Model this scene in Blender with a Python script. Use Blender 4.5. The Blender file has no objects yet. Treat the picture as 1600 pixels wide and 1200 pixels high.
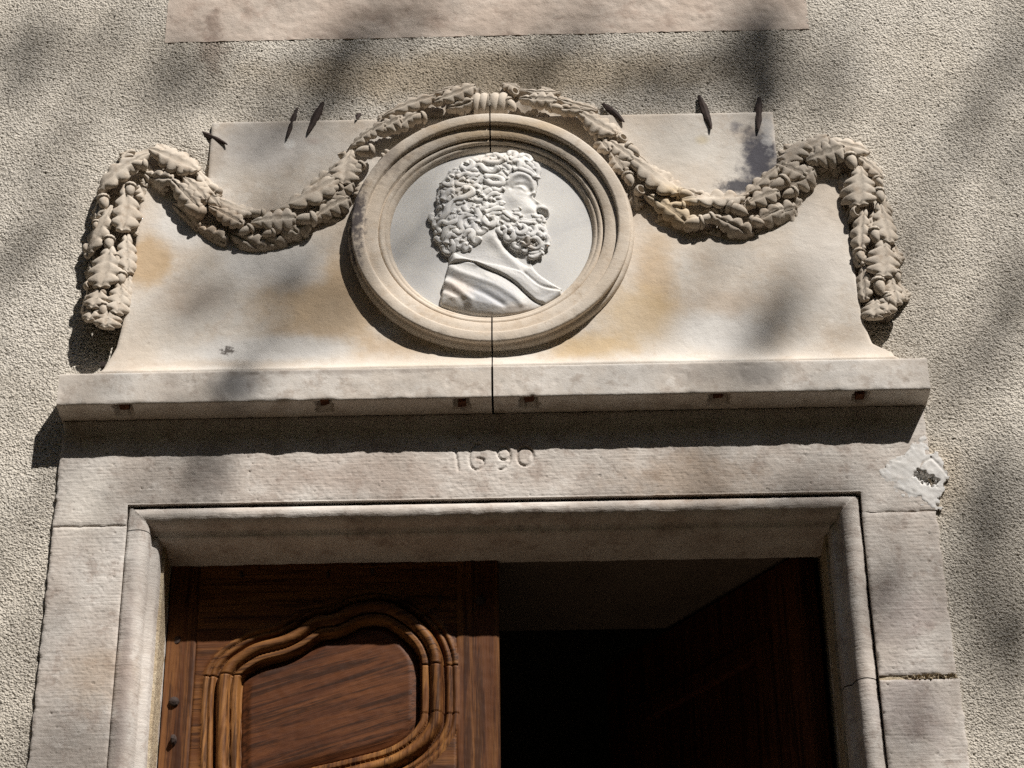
import bpy, bmesh, math, random
import numpy as np
from mathutils import Vector, Matrix

rng = np.random.default_rng(1690)
random.seed(1690)
SC = bpy.context.scene
COL = SC.collection
ZO = 4.194                                   # local zero (top of the stone ledge) above the ground

# ------------------------------------------------------------------ camera
CF, CP, CR, CY = 3622.7, math.radians(31.588), math.radians(-0.837), math.radians(-0.426)
CX, CZ, CD = 0.0712, -2.5944, 4.1513
FW = np.array([math.sin(CY)*math.cos(CP), math.cos(CY)*math.cos(CP), math.sin(CP)])
R0 = np.array([math.cos(CY), -math.sin(CY), 0.0]); U0 = np.cross(R0, FW)
RT = R0*math.cos(CR) + U0*math.sin(CR); UP = -R0*math.sin(CR) + U0*math.cos(CR)
CAMO = np.array([CX, -CD, CZ])
cam = bpy.data.cameras.new('camera'); camo = bpy.data.objects.new('camera', cam); COL.objects.link(camo)
camo.matrix_world = Matrix(((RT[0], UP[0], -FW[0], CX), (RT[1], UP[1], -FW[1], -CD), (RT[2], UP[2], -FW[2], CZ+ZO), (0, 0, 0, 1)))
cam.sensor_width = 36; cam.lens = CF/1600*36; cam.clip_end = 500
SC.camera = camo
SC.render.engine = 'CYCLES'; SC.cycles.use_denoising = False      # keep the grit of the roughcast

# ------------------------------------------------------------------ light
SUND = np.array([0.388, -0.503, 0.772]); SUND /= np.linalg.norm(SUND)   # towards the sun
W = bpy.data.worlds.new('World'); SC.world = W; W.use_nodes = True
nt = W.node_tree; sky = nt.nodes.new('ShaderNodeTexSky'); sky.sky_type = 'NISHITA'; sky.sun_disc = False
sky.sun_elevation = math.asin(SUND[2]); sky.sun_rotation = math.atan2(SUND[0], SUND[1])
nt.nodes['Background'].inputs[1].default_value = 0.05
nt.links.new(sky.outputs[0], nt.nodes['Background'].inputs[0])
sl = bpy.data.lights.new('sun', 'SUN'); so = bpy.data.objects.new('sun', sl); COL.objects.link(so)
sl.energy = 5.0; sl.angle = math.radians(0.53); sl.color = (1.0, 0.955, 0.90)
so.rotation_euler = Vector(tuple(-SUND)).to_track_quat('-Z', 'Y').to_euler()
so.location = (6, -8, 16)
SC.view_settings.view_transform = 'Standard'; SC.view_settings.look = 'None'
SC.view_settings.exposure = 0.42; SC.view_settings.gamma = 1.0; SC.view_settings.use_curve_mapping = False

# ------------------------------------------------------------------ helpers
def at(px, py, Y):
    """point of the plane y = Y seen at a pixel of the 1600 x 1200 photograph (local z)"""
    v = FW + RT*((px-800)/CF) + UP*((600-py)/CF)
    return CAMO + v*((Y+CD)/v[1])
def at_z(px, py, Z):
    v = FW + RT*((px-800)/CF) + UP*((600-py)/CF)
    return CAMO + v*((Z-CZ)/v[2])
def pl(pts, Y):
    return np.array([at(a, b, Y)[[0, 2]] for a, b in pts])

def empty(name, loc, label=None, cat=None, group=None):
    o = bpy.data.objects.new(name, None); COL.objects.link(o); o.empty_display_size = .05
    o.location = (loc[0], loc[1], loc[2]+ZO)
    tag(o, label, cat, group); return o
def tag(o, label=None, cat=None, group=None, kind=None):
    if label: o['label'] = label
    if cat: o['category'] = cat
    if group: o['group'] = group
    if kind: o['kind'] = kind
    return o
def wloc(o):
    v = Vector((0, 0, 0))
    while o is not None:
        v = v + o.location; o = o.parent
    return v
def mesh(name, V, F, mat=None, smooth=True):
    me = bpy.data.meshes.new(name)
    V = np.asarray(V, dtype=np.float32)
    if isinstance(F, np.ndarray):
        k = F.shape[1]; n = len(F)
        me.vertices.add(len(V)); me.vertices.foreach_set('co', V.ravel())
        me.loops.add(n*k); me.loops.foreach_set('vertex_index', F.astype(np.int32).ravel())
        me.polygons.add(n); me.polygons.foreach_set('loop_start', np.arange(0, n*k, k, dtype=np.int32))
        me.update(calc_edges=True)
    else:
        me.from_pydata([tuple(v) for v in V], [], [tuple(f) for f in F]); me.update()
    if smooth: me.polygons.foreach_set('use_smooth', [True]*len(me.polygons))
    if mat: me.materials.append(mat)
    return me
def part(name, V, F, mat, parent=None, smooth=True):
    """one mesh object from local coordinates; a child keeps its parent's origin"""
    V = np.array(V, dtype=float); V[:, 2] += ZO
    if parent is not None: V = V - np.array(wloc(parent))
    o = bpy.data.objects.new(name, mesh(name, V, F, mat, smooth)); COL.objects.link(o)
    if parent is not None: o.parent = parent
    return o
def join(*vf):
    Vs, Fs, n = [], [], 0
    for V, F in vf:
        Vs.append(np.asarray(V, float)); Fs += [tuple(i+n for i in f) for f in (F.tolist() if isinstance(F, np.ndarray) else F)]; n += len(V)
    return np.concatenate(Vs), Fs
def box(x0, x1, y0, y1, z0, z1):
    V = [(x, y, z) for x in (x0, x1) for y in (y0, y1) for z in (z0, z1)]
    F = [(0, 1, 3, 2), (4, 6, 7, 5), (0, 4, 5, 1), (2, 3, 7, 6), (0, 2, 6, 4), (1, 5, 7, 3)]
    return np.array(V, float), F
def bandnoise(shape, sp, lam, seed, spread=.6):
    """band limited noise on a regular grid, wavelength lam in metres, unit deviation"""
    r = np.random.default_rng(seed)
    f = np.fft.rfft2(r.standard_normal(shape))
    kx = np.fft.fftfreq(shape[0], sp)[:, None]; ky = np.fft.rfftfreq(shape[1], sp)[None, :]
    k = np.sqrt(kx**2+ky**2)+1e-9
    f *= np.exp(-(np.log(k*lam)/spread)**2/2)
    g = np.fft.irfft2(f, s=shape); g -= g.mean(); return g/g.std()
_perm = np.random.default_rng(5).random((64, 64, 64))*2-1
def vnoise(P, lam):
    """smooth value noise at points P (n x 3)"""
    q = np.asarray(P)/lam + 17.31
    i = np.floor(q).astype(int); f = q-i; f = f*f*(3-2*f); out = 0
    for a in (0, 1):
        for b in (0, 1):
            for c in (0, 1):
                w = (f[..., 0] if a else 1-f[..., 0])*(f[..., 1] if b else 1-f[..., 1])*(f[..., 2] if c else 1-f[..., 2])
                out = out + w*_perm[(i[..., 0]+a) % 64, (i[..., 1]+b) % 64, (i[..., 2]+c) % 64]
    return out
def hf(X, Y, Z, cells=None, yback=None):
    """relief grid: X, Y, Z arrays; cells = which quads exist; walls run back to yback along every free edge"""
    nr, nc = X.shape
    if cells is None: cells = np.ones((nr-1, nc-1), bool)
    idx = np.arange(nr*nc).reshape(nr, nc)
    ii, jj = np.nonzero(cells)
    F = np.stack([idx[ii, jj], idx[ii, jj+1], idx[ii+1, jj+1], idx[ii+1, jj]], 1)
    V = np.stack([X.ravel(), Y.ravel(), Z.ravel()], 1)
    if yback is not None:
        c = np.pad(cells, 1)
        E = []
        a, b = np.nonzero(c[1:-1, 1:-1] & ~c[:-2, 1:-1]); E.append(np.stack([idx[a, b], idx[a, b+1]], 1))
        a, b = np.nonzero(c[1:-1, 1:-1] & ~c[2:, 1:-1]); E.append(np.stack([idx[a+1, b+1], idx[a+1, b]], 1))
        a, b = np.nonzero(c[1:-1, 1:-1] & ~c[1:-1, :-2]); E.append(np.stack([idx[a+1, b], idx[a, b]], 1))
        a, b = np.nonzero(c[1:-1, 1:-1] & ~c[1:-1, 2:]); E.append(np.stack([idx[a, b+1], idx[a+1, b+1]], 1))
        E = np.concatenate(E); n0 = len(V); m = len(E)
        A = V[E[:, 0]]; B = V[E[:, 1]]
        yb = yback
        A2 = A.copy(); B2 = B.copy(); A2[:, 1] = yb; B2[:, 1] = yb
        V = np.concatenate([V, A, B, A2, B2])
        k = np.arange(m)
        F = np.concatenate([F, np.stack([n0+m+k, n0+k, n0+2*m+k, n0+3*m+k], 1)])
    used = np.zeros(len(V), bool); used[F.ravel()] = True
    remap = np.cumsum(used)-1
    return V[used], remap[F]
def grid(x0, x1, z0, z1, sp):
    nx = max(2, int(round((x1-x0)/sp))+1); nz = max(2, int(round((z1-z0)/sp))+1)
    return np.meshgrid(np.linspace(x0, x1, nx), np.linspace(z1, z0, nz))
def segdist(X, Z, P, closed=False):
    """distance to a polyline and the side (positive = left of its direction)"""
    P = np.asarray(P); Q = np.roll(P, -1, 0) if closed else P[1:]
    P0 = P if closed else P[:-1]
    best = np.full(X.shape, 1e9); side = np.zeros(X.shape)
    for (ax, az), (bx, bz) in zip(P0, Q):
        dx, dz = bx-ax, bz-az; L = dx*dx+dz*dz+1e-12
        t = np.clip(((X-ax)*dx+(Z-az)*dz)/L, 0, 1)
        ex, ez = X-(ax+t*dx), Z-(az+t*dz); d = np.hypot(ex, ez)
        s = dx*ez-dz*ex
        m = d < best-1e-12
        best = np.where(m, d, best); side = np.where(m, s, side)
    return best, side
def inside(X, Z, P):
    r = np.zeros(X.shape, bool); n = len(P)
    for i in range(n):
        (ax, az), (bx, bz) = P[i], P[(i+1) % n]
        if az == bz: continue
        c = ((az > Z) != (bz > Z)) & (X < (bx-ax)*(Z-az)/(bz-az)+ax)
        r ^= c
    return r
def sdf(X, Z, P):
    d, _ = segdist(X, Z, P, True)
    return np.where(inside(X, Z, P), d, -d)
def spline(P, n):
    P = np.asarray(P, float)
    if len(P) == 2: return P[0]+(P[1]-P[0])*np.linspace(0, 1, n)[:, None]
    Q = np.concatenate([[2*P[0]-P[1]], P, [2*P[-1]-P[-2]]]); m = len(P)-1
    t = np.linspace(0, m, n); i = np.minimum(t.astype(int), m-1); f = (t-i)[:, None]
    a, b, c, d = Q[i], Q[i+1], Q[i+2], Q[i+3]
    return .5*((2*b)+(c-a)*f+(2*a-5*b+4*c-d)*f*f+(3*b-3*c+d-a)*f**3)
def sstep(a, b, x):
    t = np.clip((x-a)/(b-a), 0, 1); return t*t*(3-2*t)
def cellmask(M):
    return M[:-1, :-1] & M[1:, :-1] & M[:-1, 1:] & M[1:, 1:]

# ------------------------------------------------------------------ materials
class Mat:
    def __init__(s, name, rough=.9, spec=.3):
        s.m = bpy.data.materials.new(name); s.m.use_nodes = True; s.t = s.m.node_tree
        s.b = s.t.nodes['Principled BSDF']; s.b.inputs['Roughness'].default_value = rough
        s.b.inputs['Specular IOR Level'].default_value = spec
        g = s.n('ShaderNodeNewGeometry'); s.pos = g.outputs['Position']
        s.hs = []
    def n(s, typ, **kw):
        o = s.t.nodes.new(typ)
        for k, v in kw.items(): setattr(o, k, v)
        return o
    def l(s, a, b): s.t.links.new(a, b)
    def noise(s, scale, detail=4, rough=.55, stretch=None, rot=None, dist=0.0):
        n = s.n('ShaderNodeTexNoise'); n.inputs['Scale'].default_value = scale; n.inputs['Detail'].default_value = detail
        n.inputs['Roughness'].default_value = rough; n.inputs['Distortion'].default_value = dist
        src = s.pos
        if rot or stretch:
            mp = s.n('ShaderNodeMapping'); mp.vector_type = 'TEXTURE'
            if rot: mp.inputs['Rotation'].default_value = rot
            if stretch: mp.inputs['Scale'].default_value = tuple(1/k for k in stretch)
            s.l(src, mp.inputs[0]); src = mp.outputs[0]
        s.l(src, n.inputs['Vector']); return n.outputs['Fac']
    def ramp(s, v, a, b, lo=0., hi=1.):
        r = s.n('ShaderNodeMapRange'); r.interpolation_type = 'SMOOTHSTEP'
        for i, k in ((1, a), (2, b), (3, lo), (4, hi)): r.inputs[i].default_value = k
        s.l(v, r.inputs[0]); return r.outputs[0]
    def mul(s, a, b, op='MULTIPLY'):
        m = s.n('ShaderNodeMath', operation=op)
        for i, v in enumerate((a, b)):
            if isinstance(v, (int, float)): m.inputs[i].default_value = v
            else: s.l(v, m.inputs[i])
        return m.outputs[0]
    def mix(s, f, a, b, mode='MIX'):
        m = s.n('ShaderNodeMix', data_type='RGBA', blend_type=mode)
        if isinstance(f, (int, float)): m.inputs[0].default_value = f
        else: s.l(f, m.inputs[0])
        for i, v in ((6, a), (7, b)):
            if isinstance(v, tuple): m.inputs[i].default_value = (*v, 1)
            else: s.l(v, m.inputs[i])
        return m.outputs[2]
    def stain(s, col, centre, rad, colr, strength=1., edge=.5, warp=.35, wscale=9., soft=None):
        """a blot of colr round a point of the wall (local coordinates), with a noisy rim"""
        sub = s.n('ShaderNodeVectorMath', operation='SUBTRACT'); s.l(s.pos, sub.inputs[0])
        sub.inputs[1].default_value = (centre[0], centre[1], centre[2]+ZO)
        sc = s.n('ShaderNodeVectorMath', operation='MULTIPLY'); s.l(sub.outputs[0], sc.inputs[0])
        sc.inputs[1].default_value = (1/rad[0], 0 if len(rad) == 2 else 1/rad[1], 1/rad[-1])
        ln = s.n('ShaderNodeVectorMath', operation='LENGTH'); s.l(sc.outputs[0], ln.inputs[0])
        w = s.mul(s.mul(s.noise(wscale, 9, .68), .5, 'SUBTRACT'), warp*4)
        d = s.mul(ln.outputs['Value'], w, 'ADD')
        return s.mix(s.ramp(d, 1-edge, 1+edge*.3, strength, 0.), col, colr)
    def bump(s, h, dist, strength=1.):
        s.hs.append((h, dist, strength))
    def done(s, col):
        s.l(col, s.b.inputs['Base Color']); prev = None
        for h, d, st in s.hs:
            b = s.n('ShaderNodeBump'); b.inputs['Strength'].default_value = st; b.inputs['Distance'].default_value = d
            s.l(h, b.inputs['Height'])
            if prev: s.l(prev, b.inputs['Normal'])
            prev = b.outputs[0]
        if prev: s.l(prev, s.b.inputs['Normal'])
        return s.m

def stone(name, base, light, dark, big=5., mott=.6, speck=.35, pit=.5, stains=(), tool=0., rough=.92):
    m = Mat(name, rough, .2)
    c = m.mix(m.ramp(m.noise(big, 6, .6), .38, .66), base, light)
    c = m.mix(m.mul(m.ramp(m.noise(big*2.7, 8, .74), .50, .64), mott), c, dark)
    c = m.mix(m.mul(m.ramp(m.noise(big*1.9+1.7, 8, .74), .54, .64), .6), c, tuple(min(.68, k*1.08) for k in light))
    c = m.mix(m.mul(m.ramp(m.noise(95, 4, .7), .56, .75), speck), c, tuple(k*.5 for k in dark))
    c = m.mix(m.mul(m.ramp(m.noise(210, 3, .6), .55, .8), speck*.7), c, tuple(min(.8, k*1.25) for k in light))
    for st in stains: c = m.stain(c, *st[0], **st[1])
    m.bump(m.noise(60, 6, .65), .004*pit)
    m.bump(m.noise(330, 4, .6), .0012*pit)
    if tool:
        m.bump(m.noise(40, 3, .5, stretch=(.5, 1, 5.)), .002*tool)
    return m.done(c)

def px_stain_shade(px, py, rx, rz, col, s=1., edge=.5, warp=.3, ws=9., Y=-.02):
    p = at(px, py, Y); return ((tuple(p), (rx*.00137, rz*.0016), col), dict(strength=s, edge=edge, warp=warp, wscale=ws))

OCH = (.455, .32, .18); WHT = (.62, .60, .57); GRY = (.27, .255, .25)
M = {}
# roughcast
m = Mat('roughcast_render', .95, .2)
c = m.mix(m.ramp(m.noise(2.2, 5, .6), .4, .65), (.585, .535, .46), (.63, .585, .515))
c = m.mix(m.mul(m.ramp(m.noise(170, 3, .6), .45, .75), .45), c, (.62, .57, .47))
c = m.mix(m.mul(m.ramp(m.noise(130, 4, .7), .58, .69), .6), c, (.20, .175, .145))
c = m.mix(m.mul(m.ramp(m.noise(1.3, 6, .65), .5, .7), .35), c, (.44, .40, .345))
c = m.mix(m.mul(m.ramp(m.noise(6, 6, .7), .55, .75), .25), c, (.30, .26, .20))
for st in (px_stain_shade(760, 105, 450, 55, (.37, .285, .18), .6, .6), px_stain_shade(1170, 90, 90, 60, (.20, .17, .13), .3, .7),  # brown of the tree shade under the band, put into the render's colour
           px_stain_shade(330, 60, 30, 50, (.22, .15, .11), .5, .7, .5, 25), px_stain_shade(1190, 215, 40, 30, (.2, .18, .15), .6, .7, .5, 25),
           px_stain_shade(1450, 740, 70, 70, (.47, .36, .23), .4, .7)):
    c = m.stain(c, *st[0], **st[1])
vo = m.n('ShaderNodeTexVoronoi'); vo.inputs['Scale'].default_value = 230; vo.inputs['Randomness'].default_value = 1.0; m.l(m.pos, vo.inputs['Vector'])
m.bump(m.mul(m.ramp(vo.outputs['Distance'], 0, .75), -1.0), .0020, 1.0)
m.bump(m.noise(520, 3, .6), .0012)
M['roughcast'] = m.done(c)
M['frame'] = stone('tooled_limestone', (.50, .445, .395), (.60, .56, .515), (.31, .245, .205), big=7, mott=.62, speck=.3, pit=.38, tool=.5, stains=(
    px_stain_shade(330, 740, 40, 60, (.25, .225, .21), .5, .7, .5, 14), px_stain_shade(560, 735, 160, 40, (.38, .30, .25), .5, .8, .5, 20),  # the first grey blot paints in leaf shade on the lintel's left
    px_stain_shade(1080, 740, 120, 50, (.40, .28, .18), .4, .8, .6, 18), px_stain_shade(130, 780, 60, 70, (.62, .58, .52), .6, .8, .4, 14),
    px_stain_shade(150, 1050, 60, 50, (.36, .27, .19), .5, .8, .6, 18), px_stain_shade(1420, 950, 50, 60, (.36, .31, .30), .45, .8, .6, 14),
    px_stain_shade(1420, 1100, 60, 60, (.30, .25, .24), .5, .8, .6, 16), px_stain_shade(190, 1060, 14, 180, (.27, .21, .19), .5, .8, .5, 30)))
M['ledge'] = stone('ledge_limestone', (.54, .485, .425), (.62, .585, .54), (.36, .30, .25), big=8, speck=.3, pit=.35, stains=(
    px_stain_shade(370, 605, 42, 34, (.20, .20, .205), .7, .8, .4, 16, -.06), px_stain_shade(270, 600, 22, 34, (.32, .28, .25), .4, .9, .6, 30, -.06),  # grey staining that also paints the tree's dapple darker at this spot
    px_stain_shade(1190, 585, 50, 26, (.24, .235, .23), .55, .8, .4, 16, -.06), px_stain_shade(560, 578, 260, 8, (.24, .2, .17), .5, .9, .8, 30, -.06),  # the grey blot deepens the dapple here as well
    px_stain_shade(1120, 580, 120, 22, (.36, .33, .30), .5, .9, .7, 22, -.06)))
M['panel'] = stone('limewashed_stone', (.56, .49, .41), (.60, .56, .505), (.47, .385, .30), big=4.5, mott=.45, speck=.22, pit=.35, rough=.85, stains=(
    px_stain_shade(510, 470, 125, 88, OCH, .72, .55, .35, 6), px_stain_shade(555, 400, 50, 100, (.46, .34, .22), .45, .8, .3), px_stain_shade(232, 405, 46, 55, OCH, .8, .5, .35, 8),
    px_stain_shade(1025, 430, 44, 75, OCH, .62, .6, .35, 8), px_stain_shade(1000, 495, 85, 62, (.51, .37, .20), .62, .65, .35, 8), px_stain_shade(930, 545, 80, 28, (.51, .36, .18), .7, .7, .4),
    px_stain_shade(640, 540, 90, 24, (.46, .32, .18), .5, .8, .4),
    px_stain_shade(430, 410, 100, 55, WHT, .85, .6, .35, 8), px_stain_shade(440, 548, 150, 26, WHT, .85, .6, .4, 8), px_stain_shade(290, 340, 60, 60, WHT, .8, .6, .3, 9),
    px_stain_shade(1120, 520, 90, 45, WHT, .85, .6, .35, 8), px_stain_shade(1280, 400, 50, 110, (.60, .555, .50), .7, .7, .3, 8), px_stain_shade(420, 225, 110, 50, (.59, .56, .53), .7, .8, .3, 8), px_stain_shade(1080, 230, 90, 50, (.60, .56, .50), .6, .8, .3, 8),
    px_stain_shade(300, 470, 60, 40, (.42, .34, .27), .5, .8, .5, 10), px_stain_shade(1130, 470, 90, 30, (.43, .33, .24), .5, .8, .6, 10),
    px_stain_shade(1186, 245, 34, 62, (.055, .054, .07), .95, .55, .45, 26), px_stain_shade(1165, 288, 46, 16, (.05, .05, .062), .92, .6, .6, 36), px_stain_shade(1200, 200, 12, 40, (.5, .49, .48), .6, .6, .8, 50), px_stain_shade(1150, 195, 10, 12, (.2, .19, .2), .8, .8, .8, 40),
    px_stain_shade(335, 250, 18, 40, (.42, .36, .30), .6, .8, .7, 30), px_stain_shade(356, 552, 11, 7, (.09, .075, .065), .9, .6, 1.1, 110), px_stain_shade(1098, 215, 14, 10, (.50, .42, .27), .6, .8, .3),
    px_stain_shade(452, 222, 10, 9, (.74, .72, .68), .8, .6, .5), px_stain_shade(490, 218, 16, 10, (.42, .33, .28), .5, .8, .5), px_stain_shade(300, 575, 160, 10, (.44, .37, .30), .5, .9, .8, 25)))
M['ring'] = stone('moulded_limestone', (.55, .47, .38), (.59, .53, .455), (.44, .345, .25), big=6, speck=.15, pit=.35, stains=(
    px_stain_shade(555, 330, 16, 110, (.07, .06, .066), .9, .9, 1.1, 55, -.055), px_stain_shade(600, 235, 40, 40, (.2, .17, .15), .5, .9, 1.2, 60, -.07),
    px_stain_shade(770, 205, 130, 22, (.56, .40, .22), .5, .8, .3, 8, -.05)))
M['garland'] = stone('carved_limestone', (.47, .405, .33), (.53, .47, .395), (.34, .265, .195), big=14, speck=.25, pit=.3, stains=(
    px_stain_shade(1050, 330, 50, 40, (.50, .37, .2), .5, .8, .4), px_stain_shade(330, 350, 60, 30, (.42, .31, .21), .5, .8, .4)))
m = Mat('white_marble', .6, .3)
c = m.mix(m.ramp(m.noise(9, 5, .6, dist=.6), .42, .62), (.60, .585, .555), (.53, .52, .505))
c = m.mix(m.mul(m.ramp(m.noise(26, 6, .65), .55, .75), .3), c, (.56, .52, .46))
for st in (px_stain_shade(765, 470, 45, 22, (.42, .43, .46), .6, .8, .8, 25), px_stain_shade(715, 460, 26, 26, (.56, .46, .38), .55, .8, .5, 20), px_stain_shade(820, 490, 60, 12, (.45, .36, .28), .45, .8, .5, 30),
           px_stain_shade(720, 300, 30, 26, (.60, .53, .44), .4, .8, .7, 30), px_stain_shade(770, 255, 50, 12, (.62, .55, .47), .4, .8, .7, 30), px_stain_shade(825, 388, 14, 12, (.45, .37, .29), .5, .8, .7, 50)):
    c = m.stain(c, *st[0], **st[1])
m.bump(m.noise(140, 5, .6), .00025)
m.b.inputs['Subsurface Weight'].default_value = .35; m.b.inputs['Subsurface Radius'].default_value = (1., .9, .75); m.b.inputs['Subsurface Scale'].default_value = .006
M['marble'] = m.done(c)
M['band'] = stone('painted_band', (.51, .42, .35), (.565, .485, .415), (.38, .29, .235), big=5, speck=.3, pit=.5, stains=(
    px_stain_shade(330, 30, 16, 40, (.2, .14, .11), .6, .8, .8, 40), px_stain_shade(600, 10, 60, 20, (.3, .23, .18), .5, .8, .8, 30)))
M['patch'] = stone('gypsum_filler', (.62, .60, .57), (.67, .655, .63), (.52, .48, .44), big=12, speck=.1, pit=.15)
def simple(name, col, rough=.8, var=.3, sc=30, spec=.3, metal=0):
    m = Mat(name, rough, spec); m.b.inputs['Metallic'].default_value = metal
    c = m.mix(m.ramp(m.noise(sc, 5, .6), .35, .7), col, tuple(k*(1-var) for k in col)); m.bump(m.noise(sc*3, 4), .001)
    return m.done(c)
M['iron'] = simple('rusty_iron', (.045, .028, .022), .8, .5, 60)
M['rust'] = simple('rusted_cramp', (.13, .05, .025), .9, .6, 60)
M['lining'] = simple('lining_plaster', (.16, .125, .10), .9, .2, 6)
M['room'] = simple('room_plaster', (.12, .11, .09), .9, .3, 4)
M['mortar'] = stone('lime_mortar', (.46, .37, .25), (.52, .44, .32), (.3, .22, .15), big=20, speck=.4, pit=1.5)
M['gravel'] = simple('gravel_ground', (.21, .165, .12), .95, .35, 3)
M['bark'] = simple('tree_bark', (.12, .095, .07), .95, .4, 8)
m = Mat('tree_leaves', .6); M['leaf'] = m.done(m.mix(m.noise(2), (.07, .12, .03), (.05, .09, .02)))
def wood(name, rot, dark=(.03, .010, .004), mid=(.098, .034, .011), lite=(.175, .072, .022), s=1.):
    """oak: grain runs along local z after the rotation"""
    m = Mat(name, .55, .16)
    g1 = m.noise(14*s, 6, .7, stretch=(1, 1, .09), rot=rot, dist=1.6)
    g2 = m.noise(70*s, 6, .75, stretch=(1, 1, .04), rot=rot, dist=.5)
    g3 = m.noise(4, 4, .6)
    c = m.mix(m.ramp(g1, .38, .62), mid, lite)
    c = m.mix(m.mul(m.ramp(g2, .47, .60), .82), c, dark)
    c = m.mix(m.mul(m.ramp(g3, .5, .7), .5), c, mid)
    m.bump(g2, .0012); m.bump(g1, .0003)
    return m.done(c)
M['wood_v'] = wood('oak_upright', (0, 0, 0))
M['wood_h'] = wood('oak_level', (0, math.radians(90), 0))
M['wood_d'] = wood('oak_field', (0, math.radians(73), 0), s=1.5, mid=(.068, .022, .008), lite=(.12, .041, .013), dark=(.022, .008, .003))
M['wood_i'] = wood('shaded_oak', (0, 0, 0), mid=(.085, .026, .011), lite=(.11, .038, .014), dark=(.02, .007, .004))  # oak darkened to put the doorway's shade into the open leaf
M['wood_t'] = wood('oak_arch', (0, math.radians(78), 0), mid=(.12, .046, .014), lite=(.21, .092, .027))
M['wood_m'] = wood('oak_moulding', (0, math.radians(3), 0), mid=(.125, .046, .014), lite=(.29, .13, .038))

# ------------------------------------------------------------------ key dimensions (local metres, wall face near y = 0)
HW = .897                      # half width of the stone door frame
GX, GZ = .747, -.313           # outer edge of the bead moulding
OX, OZ = GX-.072, GZ-.068      # clear opening
LZ1, LZ2, LD = -.0336, -.1110, .062   # ledge
DY = .14                       # face of the door leaf
GND = -ZO

# ------------------------------------------------------------------ ground
g = part('ground', *box(-60, 60, -60, 8, GND-.3, GND), M['gravel'], None, False); tag(g, kind='structure')

# ------------------------------------------------------------------ unseen ring of trees added behind the camera to cut sky light
sa = math.atan2(SUND[0], -SUND[1])
az = np.linspace(math.radians(-89), math.radians(89), 120); hh_ = np.linspace(0, 1, 30)
def top_el(a):
    low = np.exp(-((a-sa)/math.radians(17))**2)
    return np.radians(38)*(1-low)+np.radians(28)*low
AZ, HH = np.meshgrid(az, hh_, indexing='ij')
TEL = top_el(AZ)+.05*np.sin(AZ*9)+.03*np.sin(AZ*23+1)
RAD = 12.5-1.5*HH
ZZ = GND+HH*(ZO+RAD*np.tan(np.minimum(TEL, 1.16)))
RAD = RAD+.5*np.sin(AZ*31+ZZ*1.3)+.4*np.sin(AZ*17-ZZ*.9)
Pw = np.stack([RAD*np.sin(AZ), -RAD*np.cos(AZ), ZZ], -1).reshape(-1, 3)
ii_ = np.arange(len(Pw)).reshape(AZ.shape)
Fw = np.stack([ii_[:-1, :-1], ii_[1:, :-1], ii_[1:, 1:], ii_[:-1, 1:]], -1).reshape(-1, 4).tolist()
Vw = [tuple(p) for p in Pw]
for k in rng.integers(0, len(Pw), 9000):
    c = Pw[k]+rng.normal(size=3)*.45; a = rng.normal(size=3); a /= np.linalg.norm(a); b = np.cross(a, rng.normal(size=3)); b /= np.linalg.norm(b); n = len(Vw)
    Vw += [tuple(c-a*.35), tuple(c+b*.25), tuple(c+a*.35), tuple(c-b*.25)]; Fw.append((n, n+1, n+2, n+3))
o = part('sky_screen_trees', np.array(Vw), Fw, M['leaf'], None, False); tag(o, kind='stuff')

# ------------------------------------------------------------------ house wall
wall = empty('house_wall', (0, 0.02, GND), 'rough pebbly beige rendered wall around the carved stone doorway', 'wall')
FX0, FX1, FZ0, FZ1 = -1.34, 1.44, -1.06, 1.20
SPW = .0022
X, Z = grid(FX0, FX1, FZ0, FZ1, SPW)
n1 = bandnoise(X.shape, SPW, .0068, 1, .5); n2 = bandnoise(X.shape, SPW, .013, 2, .6); n3 = bandnoise(X.shape, SPW, .16, 3, .6)
def pebbles(X, Z, cell, seed, r0, r1):
    g = np.random.default_rng(seed); nx = int((FX1-FX0)/cell)+4; nz = int((FZ1-FZ0)/cell)+4
    jx, jz, rr = g.random((nx, nz)), g.random((nx, nz)), r0+(r1-r0)*g.random((nx, nz))**1.5
    fx, fz = (X-FX0)/cell+1, (Z-FZ0)/cell+1; ix, iz = fx.astype(int), fz.astype(int); out = np.zeros(X.shape)
    for a in (-1, 0, 1):
        for b in (-1, 0, 1):
            i, j = np.clip(ix+a, 0, nx-1), np.clip(iz+b, 0, nz-1); q = rr[i, j]
            d2 = ((fx-ix-a-jx[i, j])**2+(fz-iz-b-jz[i, j])**2)*cell*cell
            out = np.maximum(out, np.sqrt(np.clip(q*q-d2, 0, None)))
    return out
pb = np.maximum(pebbles(X, Z, .0075, 7, .0012, .0042)*.8, pebbles(X, Z, .0052, 8, .0012, .0030)*.9)
gr = (pb-pb.mean())/pb.std()+.15*n1
gr = np.where(gr > 0, np.tanh(gr*.95)*1.15, gr*.75)
base = .010-.003*sstep(-.6, .6, X)-.017*np.exp(-((X+.655)/.06)**2-((Z-.60)/.085)**2)
pit = np.clip(bandnoise(X.shape, SPW, .0085, 9, .5)-.95, 0, 1.6)+np.clip(bandnoise(X.shape, SPW, .0062, 10, .4)-1.2, 0, 1.6)
Y = base - .00065*gr + .0021*pit - .0003*n3
jag = .002*bandnoise(X.shape, SPW, .03, 4, .5)
XL, XR = pl([(219, 279), (214, 360), (205, 440), (194, 500), (183, 545), (168, 575)], -.02), pl([(1312, 254), (1325, 340), (1338, 440), (1349, 505), (1362, 540), (1390, 556)], -.02)
def edge_x(P, z):
    o = np.argsort(P[:, 1]); return np.interp(z, P[o, 1], P[o, 0])
free = np.ones(X.shape, bool)
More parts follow.
